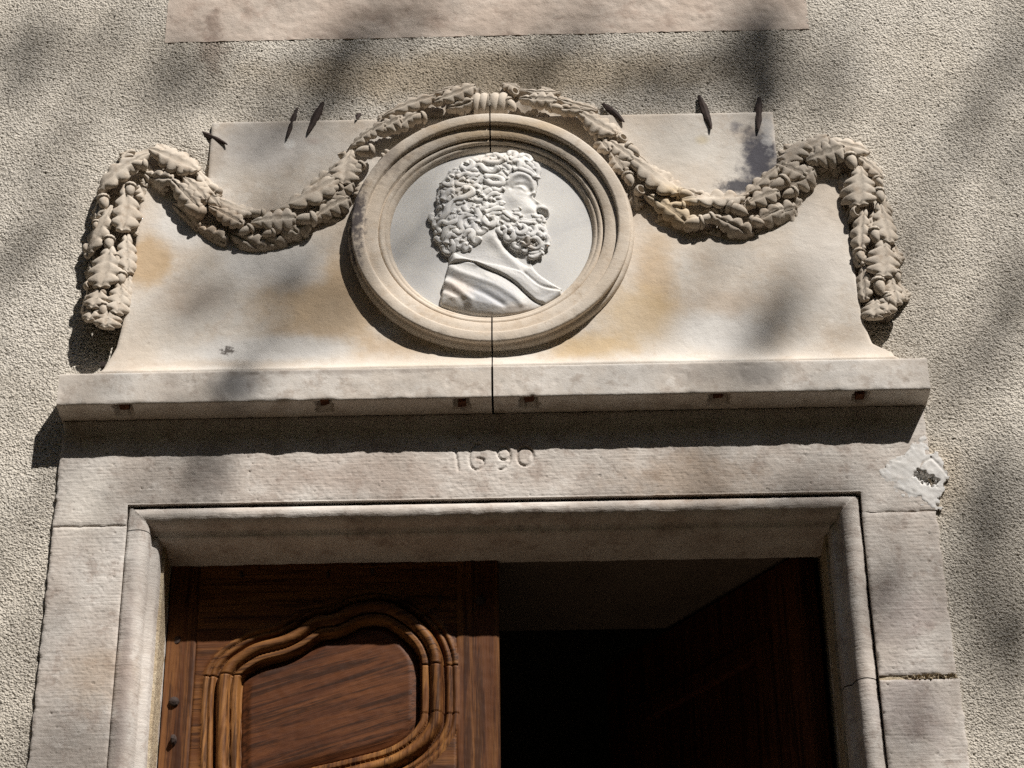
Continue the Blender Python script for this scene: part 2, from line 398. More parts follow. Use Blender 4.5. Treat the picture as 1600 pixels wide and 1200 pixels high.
free &= ~((np.abs(X) < HW-.006+jag) & (Z < LZ2+.02))
free &= ~((np.abs(X) < .88) & (Z < LZ1-.005) & (Z > LZ2-.02))
free &= ~((X > edge_x(XL, Z)+.012) & (X < edge_x(XR, Z)-.012) & (Z <= .50) & (Z > LZ1-.03))
free &= ~((X > -.625+jag*.5) & (X < .60+jag*2) & (Z < .668+jag*.5) & (Z > .49))
free &= ~((X > .55) & (X < .612+jag*2) & (Z < .660+jag) & (Z > .49))
BX0, BX1, BZ = -.757, .741, .913
free &= ~((X > BX0+.006) & (X < BX1-.006) & (Z > BZ+.004))
V, F = hf(X, Y, Z, cellmask(free), .06)
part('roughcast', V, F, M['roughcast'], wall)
# the rest of the facade, out of the picture, with the door hole left open
V, F = join(box(-7, FX0, .012, .6, GND, 5.), box(FX1, 7, .012, .6, GND, 5.), box(FX0, FX1, .012, .6, FZ1, 5.),
            box(FX0, -.895, .017, .6, GND, FZ0+.006), box(.895, FX1, .017, .6, GND, FZ0+.006))
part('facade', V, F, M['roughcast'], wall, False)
V, F = join(box(FX0, -OX, .062, .6, FZ0, -.2), box(OX, FX1, .062, .6, FZ0, -.2), box(FX0, FX1, .062, .6, -.2, FZ1))
part('wall_core', V, F, M['mortar'], wall, False)
# smooth painted band under the window above
X, Z = grid(BX0, BX1, BZ, FZ1, .006)
sh = X.shape
Y = .0100-.003*sstep(-.6, .6, X) - .0008 - .0005*bandnoise(sh, .006, .09, 11)-.0004*bandnoise(sh, .006, .025, 12)
X = X + np.where(np.abs(X-BX0) < .004, .002, 0); Z = Z+.0012*bandnoise(sh, .006, .05, 13)*(np.abs(Z-BZ) < .004)*.4
V, F = hf(X, Y, Z, None, .05)
part('painted_band', V, F, M['band'], wall)

# ------------------------------------------------------------------ door frame
frame = empty('door_surround', (0, 0, GND), 'pale limestone door frame with a round bead and the date 1690 cut in its lintel', 'door frame')
ZJL, ZJR, ZJ2 = at(130, 822, 0)[2], at(1400, 806, 0)[2], at(1430, 1056, 0)[2]
SPF = .0024
# the date, as strokes in photo pixels
DATE = [[(708, 702), (712, 700), (713, 712), (716, 734)],
        [(749, 694), (742, 696), (736, 703), (733, 714), (735, 726), (741, 733), (749, 733), (755, 727), (756, 719), (751, 715), (745, 716)],
        [(783, 699), (789, 699), (795, 704), (797, 712), (795, 724), (788, 732), (780, 733)], [(783, 699), (778, 705), (779, 713), (785, 718), (793, 717), (797, 712)],
        [(820, 699), (812, 702), (808, 712), (811, 723), (820, 728), (829, 724), (833, 713), (830, 703), (820, 699)]]
def slab(name, x0, x1, z0, z1, seed, cut=None, tooling=1., date=False, Y0=0., wob=.0009, chips=.35):
    X, Z = grid(x0, x1, z0, z1, SPF); sh = X.shape
    Y = Y0 - .0003*bandnoise(sh, SPF, .12, seed) - .0004*bandnoise(sh, SPF, .022, seed+1)*chips*1.2 - .00012*bandnoise(sh, SPF, .0075, seed+9, .4)
    pit = bandnoise(sh, SPF, .014, seed+2, .5); Y = Y + .0016*np.clip(pit-1.9, 0, 2)
    # horizontal comb marks of the mason's chisel
    r = bandnoise((sh[0], 1), SPF, .0085, seed+3, .35)+0*X
    Y = Y - .00018*tooling*r*(.5+.5*np.clip(bandnoise(sh, SPF, .05, seed+4), -1, 1))
    ed = np.minimum(np.minimum(X-x0, x1-X), np.minimum(Z-z0, z1-Z))
    if cut is not None:
        dcut = np.maximum(np.abs(X)-GX, Z-GZ); ed = np.minimum(ed, np.where(dcut > -1e-6, dcut, 1))
    Y = Y + .0025*np.exp(-np.maximum(ed, 0)/.0025)*(1+.3*bandnoise(sh, SPF, .05, seed+5))
    if date:
        k = 0
        for st in DATE:
            d, _ = segdist(X, Z, pl(spline(st, 18), 0)); k = np.maximum(k, np.exp(-(d/.0021)**2))
        Y = Y + .0042*k
        d, _ = segdist(X, Z, pl([(1376, 803), (1389, 806), (1398, 804), (1414, 801)], 0)); Y = Y+.004*np.exp(-(d/.002)**2)
        d, _ = segdist(X, Z, pl([(1437, 741), (1446, 748), (1457, 751)], 0)); Y = Y+.026*np.exp(-(d/.011)**4)
    Xw = X + wob*np.sign(X)*bandnoise((sh[0], 1), SPF, .07, seed+6)*sstep(.85, .89, np.abs(X))
    cells = None
    if cut is not None:
        keep = ~((np.abs(X) < GX-.001) & (Z < GZ-.001)); cells = cellmask(keep)
    return hf(Xw, Y, Z, cells, .062)
ZL = min(ZJL, ZJR)
o = part('lintel', *slab('lintel', -HW, HW, ZJL, LZ2-.001, 21, cut=True, date=True, tooling=.5), M['frame'], frame)
part('jamb_stone', *slab('j', -HW, -GX, FZ0, ZJL-.0011, 31), M['frame'], frame)
part('jamb_stone', *slab('j', GX, HW, ZJ2+.003, ZJL-.0007, 41), M['frame'], frame)
part('jamb_stone', *slab('j', GX, HW+.004, FZ0, ZJ2-.007, 51, Y0=-.001), M['frame'], frame)
for s in (-1, 1):
    x0, x1 = sorted((s*OX, s*HW))
    for z0, z1 in ((GND, GND+1.), (GND+1.004, GND+2.1), (GND+2.104, FZ0-.002)):
        part('jamb_stone', *box(x0, x1, 0.0, .14, z0, z1), M['frame'], frame, False)
# crumbling mortar in the right-hand joint
P = pl([(1392, 1056), (1420, 1056), (1450, 1055), (1478, 1054), (1497, 1054)], 0)
X, Z = grid(GX, HW+.002, ZJ2-.007, ZJ2+.003, .0022)
n = bandnoise((X.shape[0], X.shape[1]), .0022, .012, 61)
V, F = hf(X, .004-.005*np.clip(n, -.8, 1.4)*sstep(GX+.03, GX+.08, X), Z, None, .05)
part('mortar', V, F, M['mortar'], frame)
# bead moulding swept round the opening
PROF = [(.0055, .050), (.0055, .022), (.006, .013), (.0095, .0055), (.0165, .0012), (.023, -.0008), (.030, .0005), (.037, .0045), (.042, .010), (.0455, .017), (.0475, .0235),
        (.0490, .0330), (.0585, .0360), (.0615, .0380), (.0640, .043), (.0672, .07), (.0695, .105), (.072, .139), (.072, .150)]
def bead(kind, a, b, seed):
    """kind 'top' runs along x at the head, 'left'/'right' run down the jambs; the ends mitre at the corners"""
    n = int(abs(b-a)/.008)+2; T = np.linspace(a, b, n); pr = np.array(PROF)
    if kind == 'left': pr[:6] = [(.0012, .05), (.0016, .0065), (.003, .0035), (.008, .002), (.015, .0003), (.023, -.0006)]
    if kind == 'right': pr[:3, 0] -= .0025
    k = np.repeat(pr[:, :1], n, 1); yy = np.repeat(pr[:, 1:], n, 1); tt = np.repeat(T[None], len(pr), 0)
    if kind == 'top':
        X = np.sign(tt)*np.minimum(np.abs(tt), GX-k); Z = GZ-k
    else:
        s = -1 if kind == 'left' else 1
        X = s*(GX-k); Z = np.minimum(tt, GZ-k)
    P = np.stack([X, yy, Z], -1); w = vnoise(P, .06)*.0016+vnoise(P, .016)*.0011+vnoise(P+3, .007)*.0006
    Y = yy+w*(yy < .06); 
    if kind == 'top': Z = Z+w*.7
    else: X = X-np.sign(X)*w*.7
    idx = np.arange(X.size).reshape(X.shape)
    F = np.stack([idx[:-1, :-1], idx[1:, :-1], idx[1:, 1:], idx[:-1, 1:]], -1).reshape(-1, 4)
    return np.stack([X.ravel(), Y.ravel(), Z.ravel()], 1), F
part('bead_moulding', *bead('top', -GX+.008, GX-.008, 1), M['frame'], frame)
part('bead_moulding', *bead('left', GZ-.008, ZJL-.01, 2), M['frame'], frame)
part('bead_moulding', *bead('left', ZJL-.012, GND, 2), M['frame'], frame)
part('bead_moulding', *bead('right', GZ-.008, ZJ2-.001, 3), M['frame'], frame)
part('bead_moulding', *bead('right', ZJ2-.0035, GND, 4), M['frame'], frame)
# gypsum filler smeared over the right end of the lintel
PP = pl([(1374, 738), (1388, 720), (1412, 708), (1428, 690), (1443, 683), (1451, 704), (1468, 714), (1482, 736), (1475, 760), (1464, 797), (1448, 791), (1430, 778), (1408, 771), (1390, 757)], 0)
PP = spline(np.concatenate([PP[-2:], PP, PP[:2]]), 120)[10:-10]
X, Z = grid(PP[:, 0].min()-.01, PP[:, 0].max()+.01, PP[:, 1].min()-.01, PP[:, 1].max()+.01, .0022)
d = sdf(X, Z, PP)+.004*bandnoise(X.shape, .0022, .03, 71)+.001*bandnoise(X.shape, .0022, .008, 72)
hole, _ = segdist(X, Z, pl([(1437, 741), (1446, 748), (1457, 751)], 0)); hole = hole+.003*bandnoise(X.shape, .0022, .012, 76); crk, _ = segdist(X, Z, pl([(1436, 735), (1442, 722), (1456, 716), (1468, 728), (1480, 742)], 0))
Y = -.0012*sstep(0, .012, d)-.00025*bandnoise(X.shape, .0022, .03, 73)+.022*np.exp(-np.maximum(hole/.0085, 0)**4)+.002*np.exp(-(crk/.0022)**2)
V, F = hf(X, Y, Z, cellmask(d > 0), .03)
part('filler_patch', V, F, M['patch'], frame)

# ------------------------------------------------------------------ ledge
ledge = empty('stone_ledge', (0, 0, LZ2), 'long projecting limestone ledge split at its middle above the dated lintel', 'ledge')
SOCK = [(195, 648, 14, 0), (507, 643, 13, 0), (722, 639, 12, 1), (827, 641, 15, 0), (1123, 632, 15, 0), (1343, 627, 12, 1)]
def ledge_half(x0, x1, seed):
    sp = .0032; nx = int((x1-x0)/sp)+1
    xs = np.linspace(x0, x1, nx)
    # section from the back of the top, over the front, to the back of the soffit
    r = .0045; sec = []
    for y in np.linspace(.02, -LD+r, 9): sec.append((y, LZ1))
    for a in (30, 60): sec.append((-LD+r-r*math.sin(math.radians(a)), LZ1-r+r*math.cos(math.radians(a))))
    for z in np.linspace(LZ1-r, LZ2+r, 24): sec.append((-LD, z))
    for a in (30, 60): sec.append((-LD+r-r*math.cos(math.radians(a)), LZ2+r-r*math.sin(math.radians(a))))
    for y in np.linspace(-LD+r, .03, 28): sec.append((y, LZ2))
    sec = np.array(sec); n = len(sec)
    Xg = np.repeat(xs[None], n, 0); Yg = np.repeat(sec[:, :1], nx, 1); Zg = np.repeat(sec[:, 1:], nx, 1)
    P = np.stack([Xg, Yg, Zg], -1)
    w = vnoise(P, .11)*.0004+vnoise(P+5, .02)*.0005+np.clip(vnoise(P+9, .016)-.5, 0, 1)*.0022
    edge = np.exp(-((Yg+LD)**2+(Zg-LZ2)**2)/.006**2)
    w = w+edge*np.clip(vnoise(P+21, .03)-.2, 0, 1)*.004
    Yg = Yg+w*(np.abs(Yg+LD) < .006); Zg = Zg+w*(sec[:, 1:] < LZ2+.006)
    soff = (sec[:, 1:] < LZ2+.001)
    for px, py, hw, _ in SOCK:
        c = at_z(px, py, LZ2); h = hw*.00137*1.0
        m = soff & (np.abs(Xg-c[0]) < h*(1+.25*vnoise(P+33, .01))) & (Yg > -.0585) & (Yg < -.016+.012*vnoise(P+40, .012))
        Zg = np.where(m, Zg+.028, Zg)
    L = segdist(Xg, Yg, [at_z(1128, 643, LZ2)[:2], at_z(1168, 648, LZ2)[:2]])[0]
    if x0 > -.1: Zg = np.where(soff & (L < .0055), Zg+.02, Zg)
    s0 = np.where(Xg < x0+1e-4, 1, 0)*.0; 
    idx = np.arange(Xg.size).reshape(Xg.shape)
    F = np.stack([idx[:-1, :-1], idx[:-1, 1:], idx[1:, 1:], idx[1:, :-1]], -1).reshape(-1, 4)
    V = np.stack([Xg.ravel(), Yg.ravel(), Zg.ravel()], 1)
    # end faces
    Vs = [V]; Fs = [tuple(f) for f in F]; k = len(V)
    for j, flip in ((0, False), (nx-1, True)):
        ring = V[idx[:, j]]; Vs.append(ring); f = tuple(range(k, k+n)); Fs.append(f if flip else f[::-1]); k += n
    return np.concatenate(Vs), Fs
part('ledge_stone', *ledge_half(-.9015, -.0022, 1), M['ledge'], ledge)
part('ledge_stone', *ledge_half(.0022, .9035, 2), M['ledge'], ledge)
for i, (px, py, hw, rusty) in enumerate(SOCK):
    c = at_z(px, py, LZ2); h = hw*.00137*.5
    V, F = box(c[0]-h, c[0]+h, -.040, -.018, LZ2+(.004 if rusty else .014), LZ2+.027)
    V = V+.003*(rng.random(V.shape)-.5)
    part('iron_cramp', V, F, M['rust'], ledge, False)

# ------------------------------------------------------------------ carved back panel
panel = empty('relief_panel', (0, 0, LZ1), 'smooth limewashed stone panel with ochre stains behind the medallion and garlands', 'panel')
def pdepth(X, Z):
    return -.012 - .014*sstep(.5, .12, Z) - .0325*np.exp(-np.maximum(Z-LZ1-.006, 0)/.026)
def panel_half(side, seed):
    z0 = LZ1-.001; zm = at(265, 281, -.012)[2] if side < 0 else at(1290, 254, -.012)[2]
    zt = at(770, 182, -.012)[2]; xu = at(331, 190, -.012)[0] if side < 0 else at(1208, 178, -.012)[0]
    zs = np.concatenate([np.linspace(zt, zm, 60)[:-1], np.linspace(zm, z0, 180)]); n = 250
    P_ = XL if side < 0 else XR
    xe = np.where(zs > zm, edge_x(P_, np.array([zm]))[0], edge_x(P_, zs))
    xe = xe+side*.016*np.exp(-(zs-z0)/.016)
    xi = side*.0014; t = np.linspace(0, 1, n)
    X = xe[:, None]+(xi-xe[:, None])*t if side < 0 else xi+(xe[:, None]-xi)*t
    Z = np.repeat(zs[:, None], n, 1); sh = X.shape; sp = .0032
    P3 = np.stack([X, 0*X, Z], -1)
    Y = pdepth(X, Z)-.0009*vnoise(P3, .10)-.00035*vnoise(P3+2, .016)+.0010*np.clip(bandnoise(sh, sp, .016, seed+2, .4)-2.5, 0, 2)
    e = np.minimum(np.abs(X-np.where(Z > zm, xu, xe[:, None])), zt-Z); Y = Y+.003*np.exp(-e/.0025)
    Y = np.where(np.hypot(X, Z-.3316) < .29, .0, Y)
    return hf(X, Y, Z, cellmask((np.abs(X) < abs(xu)) | (Z < zm+1e-6)), .03)
part('panel_stone', *panel_half(-1, 81), M['panel'], panel)
part('panel_stone', *panel_half(1, 85), M['panel'], panel)

# ------------------------------------------------------------------ medallion ring
RC = np.array([0., 0., .3316])
med = empty('medallion_frame', (0, 0, RC[2]-.308), 'round moulded stone medallion frame cracked through by a vertical joint', 'medallion')
RP = [(.2175, -.006), (.2205, -.0225), (.2225, -.0260), (.2262, -.0305), (.2300, -.0325), (.2318, -.0320), (.2330, -.0345), (.2360, -.0375), (.2400, -.0388), (.2436, -.0375), (.2450, -.0350),
      (.2458, -.0350), (.2464, -.0430), (.2485, -.0450), (.2640, -.0470), (.2745, -.0478), (.2752, -.0478), (.2758, -.0540), (.2776, -.0568), (.2810, -.0578), (.2985, -.0582), (.3018, -.0570), (.3034, -.0540),
      (.3034, -.0480), (.3010, -.0460), (.2992, -.0445), (.2996, -.0425), (.3050, -.0412), (.3086, -.0385), (.3106, -.0340), (.3112, -.0270), (.3100, -.0200), (.3075, -.0160), (.3065, .0100)]
def ring_half(side):
    gap = .0017; n = 130; pr = np.array(RP)
    a0 = np.arcsin(gap/pr[:, 0])[:, None]; t = np.linspace(0, 1, n)[None]
    A = a0+(math.pi-2*a0)*t                       # measured from the top, clockwise for side > 0
    r = np.repeat(pr[:, :1], n, 1); y = np.repeat(pr[:, 1:], n, 1)
    X = side*r*np.sin(A); Z = r*np.cos(A)+RC[2]
    P = np.stack([X, y, Z], -1); w = vnoise(P, .05)*.0003+vnoise(P+4, .014)*.0003
    chip = np.exp(-((r-.3030)/.005)**2-((y+.056)/.006)**2)*np.clip(vnoise(P+8, .02)-.2, 0, 1)*.006
    y = y+w+chip
    idx = np.arange(X.size).reshape(X.shape)
    F = np.stack([idx[:-1, :-1], idx[1:, :-1], idx[1:, 1:], idx[:-1, 1:]], -1).reshape(-1, 4)
    if side < 0: F = F[:, ::-1]
    V = np.stack([X.ravel(), y.ravel(), Z.ravel()], 1)
    Vs = [V]; Fs = [tuple(f) for f in F]; k = len(V)
    for j in (0, n-1):
        rg = V[idx[:, j]]; back = rg[[0, -1]].copy(); back[:, 1] = .01
        Vs.append(np.concatenate([rg, back[::-1]])); Fs.append(tuple(range(k, k+len(rg)+2))); k += len(rg)+2
    return np.concatenate(Vs), Fs
part('ring_half', *ring_half(-1), M['ring'], med)
part('ring_half', *ring_half(1), M['ring'], med)

# ------------------------------------------------------------------ marble tondo with the bearded profile
ton = empty('marble_relief', (0, -.018, RC[2]-.22), 'white marble relief of a curly bearded man in right-facing profile inside the round frame', 'relief')
th = np.linspace(0, 2*math.pi, 97)[:-1]
V = [(0, -.0220, RC[2])]+[(.2215*math.sin(a), -.0220, RC[2]+.2215*math.cos(a)) for a in th]+[(.2215*math.sin(a), .0, RC[2]+.2215*math.cos(a)) for a in th]
F = [(0, 1+(i+1) % 96, 1+i) for i in range(96)]+[(1+i, 1+(i+1) % 96, 97+(i+1) % 96, 97+i) for i in range(96)]
part('disc', V, F, M['marble'], ton, False)
YB = -.035
HEAD = pl(spline([(700, 396), (688, 386), (682, 370), (678, 348), (682, 326), (681, 305), (686, 286), (697, 270), (712, 258), (728, 246), (746, 238), (772, 236), (798, 234), (820, 238), (834, 248), (841, 264), (841, 278), (839, 290), (837, 300), (833, 305),
     (839, 311), (850, 319), (858, 326), (858, 333), (852, 341), (851, 352), (856, 366), (857, 378), (849, 389), (838, 397), (830, 404), (832, 412), (842, 424), (856, 434), (872, 444), (888, 452)], 150), YB)
HEAD = np.concatenate([HEAD, pl([(880, 459), (860, 471), (838, 482), (805, 490), (772, 493), (738, 489), (710, 483), (688, 477), (687, 470), (692, 440), (700, 412)], YB)])
DRAP = pl(spline([(703, 404), (709, 394), (717, 398), (735, 405), (760, 411), (790, 416), (815, 423), (826, 430), (842, 443), (858, 449), (875, 451), (889, 452)], 60), YB)
DRAP = np.concatenate([DRAP, pl([(880, 459), (860, 471), (838, 482), (805, 490), (772, 493), (738, 489), (710, 483), (688, 477), (687, 470), (692, 440), (699, 414)], YB)])
def bust_h(X, Z):
    """relief height above the disc of the smooth bust (no curls)"""
    d = sdf(X, Z, HEAD)
    h = .0115*(1-np.exp(-np.maximum(d, 0)/.013))+.0035*sstep(0, .003, d)
    P = lambda *p: pl(list(p), YB)
    def bl(px, py, r, a):
        c = pl([(px, py)], YB)[0]; return a*np.exp(-((X-c[0])**2+(Z-c[1])**2)/(r*.00137)**2)
    def st(pts, w, a):
        dd, _ = segdist(X, Z, pl(spline(pts, 24), YB)); return a*np.exp(-(dd/(w*.00137))**2)
    # face
    hair = pl(spline([(686, 384), (680, 352), (683, 306), (700, 266), (728, 246), (770, 236), (800, 234), (830, 244), (840, 268), (826, 268), (800, 264), (788, 282), (786, 304), (790, 322), (776, 338), (768, 352), (745, 364), (748, 374), (726, 388), (702, 396)], 80), YB)
    beard = pl(spline([(778, 330), (796, 330), (812, 336), (830, 334), (848, 338), (855, 362), (856, 380), (830, 402), (806, 386), (782, 362)], 60), YB)
    h = h+.0020*sstep(-.001, .013, sdf(X, Z, hair))+.0020*sstep(-.001, .009, sdf(X, Z, beard))
    h = h+bl(806, 311, 14, .0035)+bl(812, 272, 16, .0030)
    h = h+st([(792, 286), (804, 277), (818, 275), (830, 281), (836, 293), (836, 301)], 5.0, .0042)
    h = h-st([(800, 294), (812, 290), (821, 290), (829, 298)], 4, .0030)-bl(829, 299, 5, .0028)
    h = h+st([(803, 293), (812, 293), (819, 297)], 2.6, .0022)+bl(815, 302, 6, .002)+bl(812, 288, 8, .0025)
    h = h+st([(833, 303), (840, 310), (850, 318), (856, 326)], 5.5, .008)+bl(847, 326, 6.5, .009)-st([(841, 331), (849, 334), (855, 335)], 2.6, .007)
    h = h-st([(838, 318), (837, 326), (841, 332)], 3, .003)
    h = h+bl(830, 328, 10, .004)
    h = h+bl(828, 376, 14, .005)
    # neck and chest lower than the head
    zz = pl([(800, 372)], YB)[0][1]; ch = sstep(zz+.01, zz-.035, Z)
    xr = pl([(800, 440)], YB)[0][0]; h = h*(1-.30*ch)-ch*.005*sstep(xr-.06, xr+.06, X)*sstep(0, .02, d)
    h = h-st([(782, 372), (795, 388), (812, 402), (826, 408)], 6, .006)+st([(770, 372), (790, 395), (812, 414)], 9, .003)
    # drapery
    dd = sdf(X, Z, DRAP)
    h = h+.0070*sstep(-.0005, .0045, dd)
    crA = pl(spline([(690, 414), (704, 411), (722, 409), (737, 410), (760, 420), (785, 430), (805, 442), (822, 457), (836, 468), (848, 472)], 50), YB)
    da, sa = segdist(X, Z, crA); low = sa < 0                       # right-hand side of the stroke = below
    h = h-np.where(low,   .0045*np.exp(-da/.013), -.002*np.exp(-da/.010))*sstep(0, .004, dd)
    h = h-.0028*np.exp(-(da/.0022)**2)
    crB = pl(spline([(820, 424), (830, 433), (844, 443), (860, 447), (876, 450)], 30), YB); db, sb = segdist(X, Z, crB)
    h = h-.0055*np.exp(-(db/.0042)**2)+np.where(sb > 0, .002, .005)*np.exp(-db/.011)*(dd > -.02)
    for pts, w, a in ([(700, 414), (716, 425), (742, 435), (775, 447), (800, 462), (815, 474)], 5.5, .0055), ([(692, 438), (707, 446), (722, 458), (735, 468)], 5, .0055), ([(693, 458), (712, 466), (735, 474)], 5, .003), \
            ([(707, 399), (712, 405), (726, 409), (745, 414)], 4.5, .0045), ([(745, 412), (785, 423), (815, 438), (835, 455)], 7, .0035), ([(760, 432), (790, 447), (815, 466)], 5, .0025):
        h = h+.6*st(pts, w, a)
    for pts, w, a in ([(696, 428), (720, 441), (752, 455), (785, 474)], 5.5, .005), ([(690, 450), (706, 458), (722, 470)], 4.5, .004), ([(730, 450), (760, 462), (790, 478)], 4, .0025):
        h = h-.6*st(pts, w, a)
    # undercut lower hem
    hm, _ = segdist(X, Z, pl(spline([(682, 470), (706, 466), (727, 465), (741, 471), (770, 477), (800, 479), (835, 472), (860, 462), (890, 448)], 40), YB))
    below = inside(X, Z, np.concatenate([pl(spline([(680, 470), (706, 466), (727, 465), (741, 471), (770, 477), (800, 479), (835, 472), (860, 462), (892, 447)], 40), YB), pl([(900, 500), (680, 500)], YB)]))
    h = np.where(below, h-.0004-.24*hm*sstep(0, .004, hm), h)
    h = np.where(d < 0, -.004+np.minimum(0, d)*1.5, np.maximum(h, .002))
    return h, d
X, Z = grid(-.150, .150, pl([(770, 505)], YB)[0][1], pl([(770, 226)], YB)[0][1], .00115)
h, d = bust_h(X, Z)
hs = h
for _ in range(3):
    hs = .25*(np.roll(hs, 1, 0)+np.roll(hs, -1, 0))*1+.25*(np.roll(hs, 1, 1)+np.roll(hs, -1, 1))
h = hs*sstep(.002, .006, d)+h*(1-sstep(.002, .006, d))
h = h+.00006*bandnoise(X.shape, .00115, .012, 101)
V, F = hf(X, -.022-h, Z, cellmask(d > -.0012), None)
bust = part('bust', V, F, M['marble'], ton)
BX_, BZ_, BH_ = X[0], Z[:, 0], h
def bust_at(x, z):
    j = np.clip(np.searchsorted(BX_, x)-1, 0, len(BX_)-2); i = np.clip(np.searchsorted(-BZ_, -z)-1, 0, len(BZ_)-2)
    return BH_[i, j]
CURLS = [  # centre lines of the locks in photo pixels, with a half width
 ([(683, 325), (688, 322), (693, 320)], 5), ([(677, 327), (673, 333), (675, 339), (681, 338)], 4), ([(709, 311), (700, 322), (697, 332), (689, 340), (681, 341), (678, 347), (682, 350)], 4.6),
 ([(714, 331), (711, 327), (708, 333), (712, 339), (719, 337), (720, 330), (716, 328)], 3.2), ([(729, 317), (726, 325), (731, 330), (737, 329), (740, 325)], 4.2), ([(716, 333), (726, 334), (738, 329)], 3.4),
 ([(741, 337), (733, 335), (725, 336), (718, 342), (719, 352), (722, 358), (717, 363), (710, 360)], 4.8), ([(727, 346), (727, 352), (731, 355), (737, 352), (738, 346)], 3.4),
 ([(715, 336), (713, 344), (706, 348), (699, 349), (691, 346), (684, 352), (687, 359), (680, 359)], 4.4), ([(713, 354), (704, 353), (698, 356), (695, 365), (689, 373), (681, 366)], 4.8),
 ([(714, 369), (705, 366), (699, 371), (697, 378)], 4.4), ([(705, 373), (708, 382), (702, 390), (694, 388), (692, 381)], 4.4), ([(719, 370), (713, 375), (715, 382), (721, 380), (722, 375)], 4),
 ([(724, 369), (731, 362), (738, 362), (737, 371), (742, 377), (749, 371)], 5), ([(731, 377), (726, 381), (727, 387), (735, 384)], 3.8), ([(746, 344), (741, 352), (745, 361), (754, 361), (758, 356)], 5.4),
 ([(740, 318), (746, 330), (748, 340), (746, 347)], 5), ([(757, 337), (758, 347), (766, 351), (772, 345), (768, 339)], 5.2), ([(785, 332), (772, 332), (760, 337)], 4.4), ([(788, 324), (775, 326), (758, 331)], 4.6),
 ([(756, 317), (759, 323), (752, 327), (747, 322)], 4.2), ([(777, 316), (767, 321), (757, 316), (760, 310), (768, 311)], 4.2), ([(740, 307), (744, 312), (751, 312), (754, 307), (751, 302)], 4),
 ([(707, 313), (718, 310), (729, 307), (738, 300), (734, 294), (725, 295)], 4.8), ([(711, 318), (726, 315)], 3.6), ([(713, 302), (716, 296), (723, 294)], 3.4), ([(709, 303), (705, 297), (698, 303), (692, 311)], 4.6),
 ([(690, 293), (695, 302), (691, 312), (686, 314)], 4.8), ([(687, 290), (692, 286), (690, 281)], 4), ([(709, 281), (705, 289), (697, 287), (694, 281), (701, 277)], 4.2), ([(740, 286), (727, 289), (714, 287), (715, 281), (725, 279)], 4.4),
 ([(741, 285), (735, 282), (731, 277)], 3.6), ([(749, 271), (738, 274), (727, 271), (714, 276)], 4.4), ([(720, 268), (711, 267), (706, 273)], 4), ([(747, 266), (736, 264), (726, 267)], 4),
 ([(722, 250), (722, 259), (729, 264), (737, 260), (738, 253), (732, 249), (729, 254)], 4.2), ([(733, 243), (743, 249), (751, 251)], 4.2), ([(740, 261), (750, 258), (758, 266), (769, 268), (778, 262)], 4.8), ([(752, 249), (764, 253), (778, 253), (788, 248)], 4.4),
 ([(757, 243), (763, 240), (771, 240), (775, 245), (767, 248)], 3.6), ([(776, 240), (783, 245), (789, 247)], 4), ([(750, 285), (757, 280), (768, 287), (783, 286), (782, 279), (770, 276), (758, 277)], 4.8), ([(772, 271), (776, 279), (786, 283)], 4.2),
 ([(740, 295), (744, 290), (750, 294), (747, 300)], 4), ([(770, 295), (761, 300), (754, 307)], 4.6), ([(752, 293), (762, 292), (769, 294)], 3.6), ([(767, 292), (776, 297), (787, 294)], 4.2), ([(781, 303), (769, 303), (757, 311)], 4.2),
 ([(785, 309), (776, 308), (771, 312)], 3.6), ([(767, 241), (775, 239), (783, 245), (788, 249)], 4), ([(794, 240), (798, 234), (805, 237), (804, 245), (797, 248)], 4.2), ([(810, 245), (815, 239), (823, 238), (829, 245), (824, 251)], 4.4),
 ([(798, 255), (804, 251), (812, 253), (810, 262), (802, 264)], 4.4), ([(832, 248), (838, 256), (840, 265), (839, 274)], 4.6), ([(818, 257), (824, 261), (832, 266), (836, 272)], 4.4), ([(822, 252), (829, 256), (835, 262)], 4), ([(806, 262), (816, 265), (828, 269), (835, 274)], 4.2),
 ([(785, 254), (792, 258), (797, 265), (791, 270)], 4.4), ([(760, 263), (771, 266), (781, 261)], 4), ([(789, 240), (791, 247), (796, 254)], 3.6), ([(780, 268), (787, 275), (793, 279)], 4), ([(700, 266), (709, 261), (716, 263)], 3.4), ([(745, 279), (737, 278), (730, 284)], 3.4),
 ([(693, 297), (700, 292), (708, 293)], 3.8), ([(697, 315), (702, 308), (707, 305)], 3.6), ([(731, 341), (740, 343), (745, 338)], 3.8), ([(700, 343), (706, 338), (708, 332)], 3.8)]
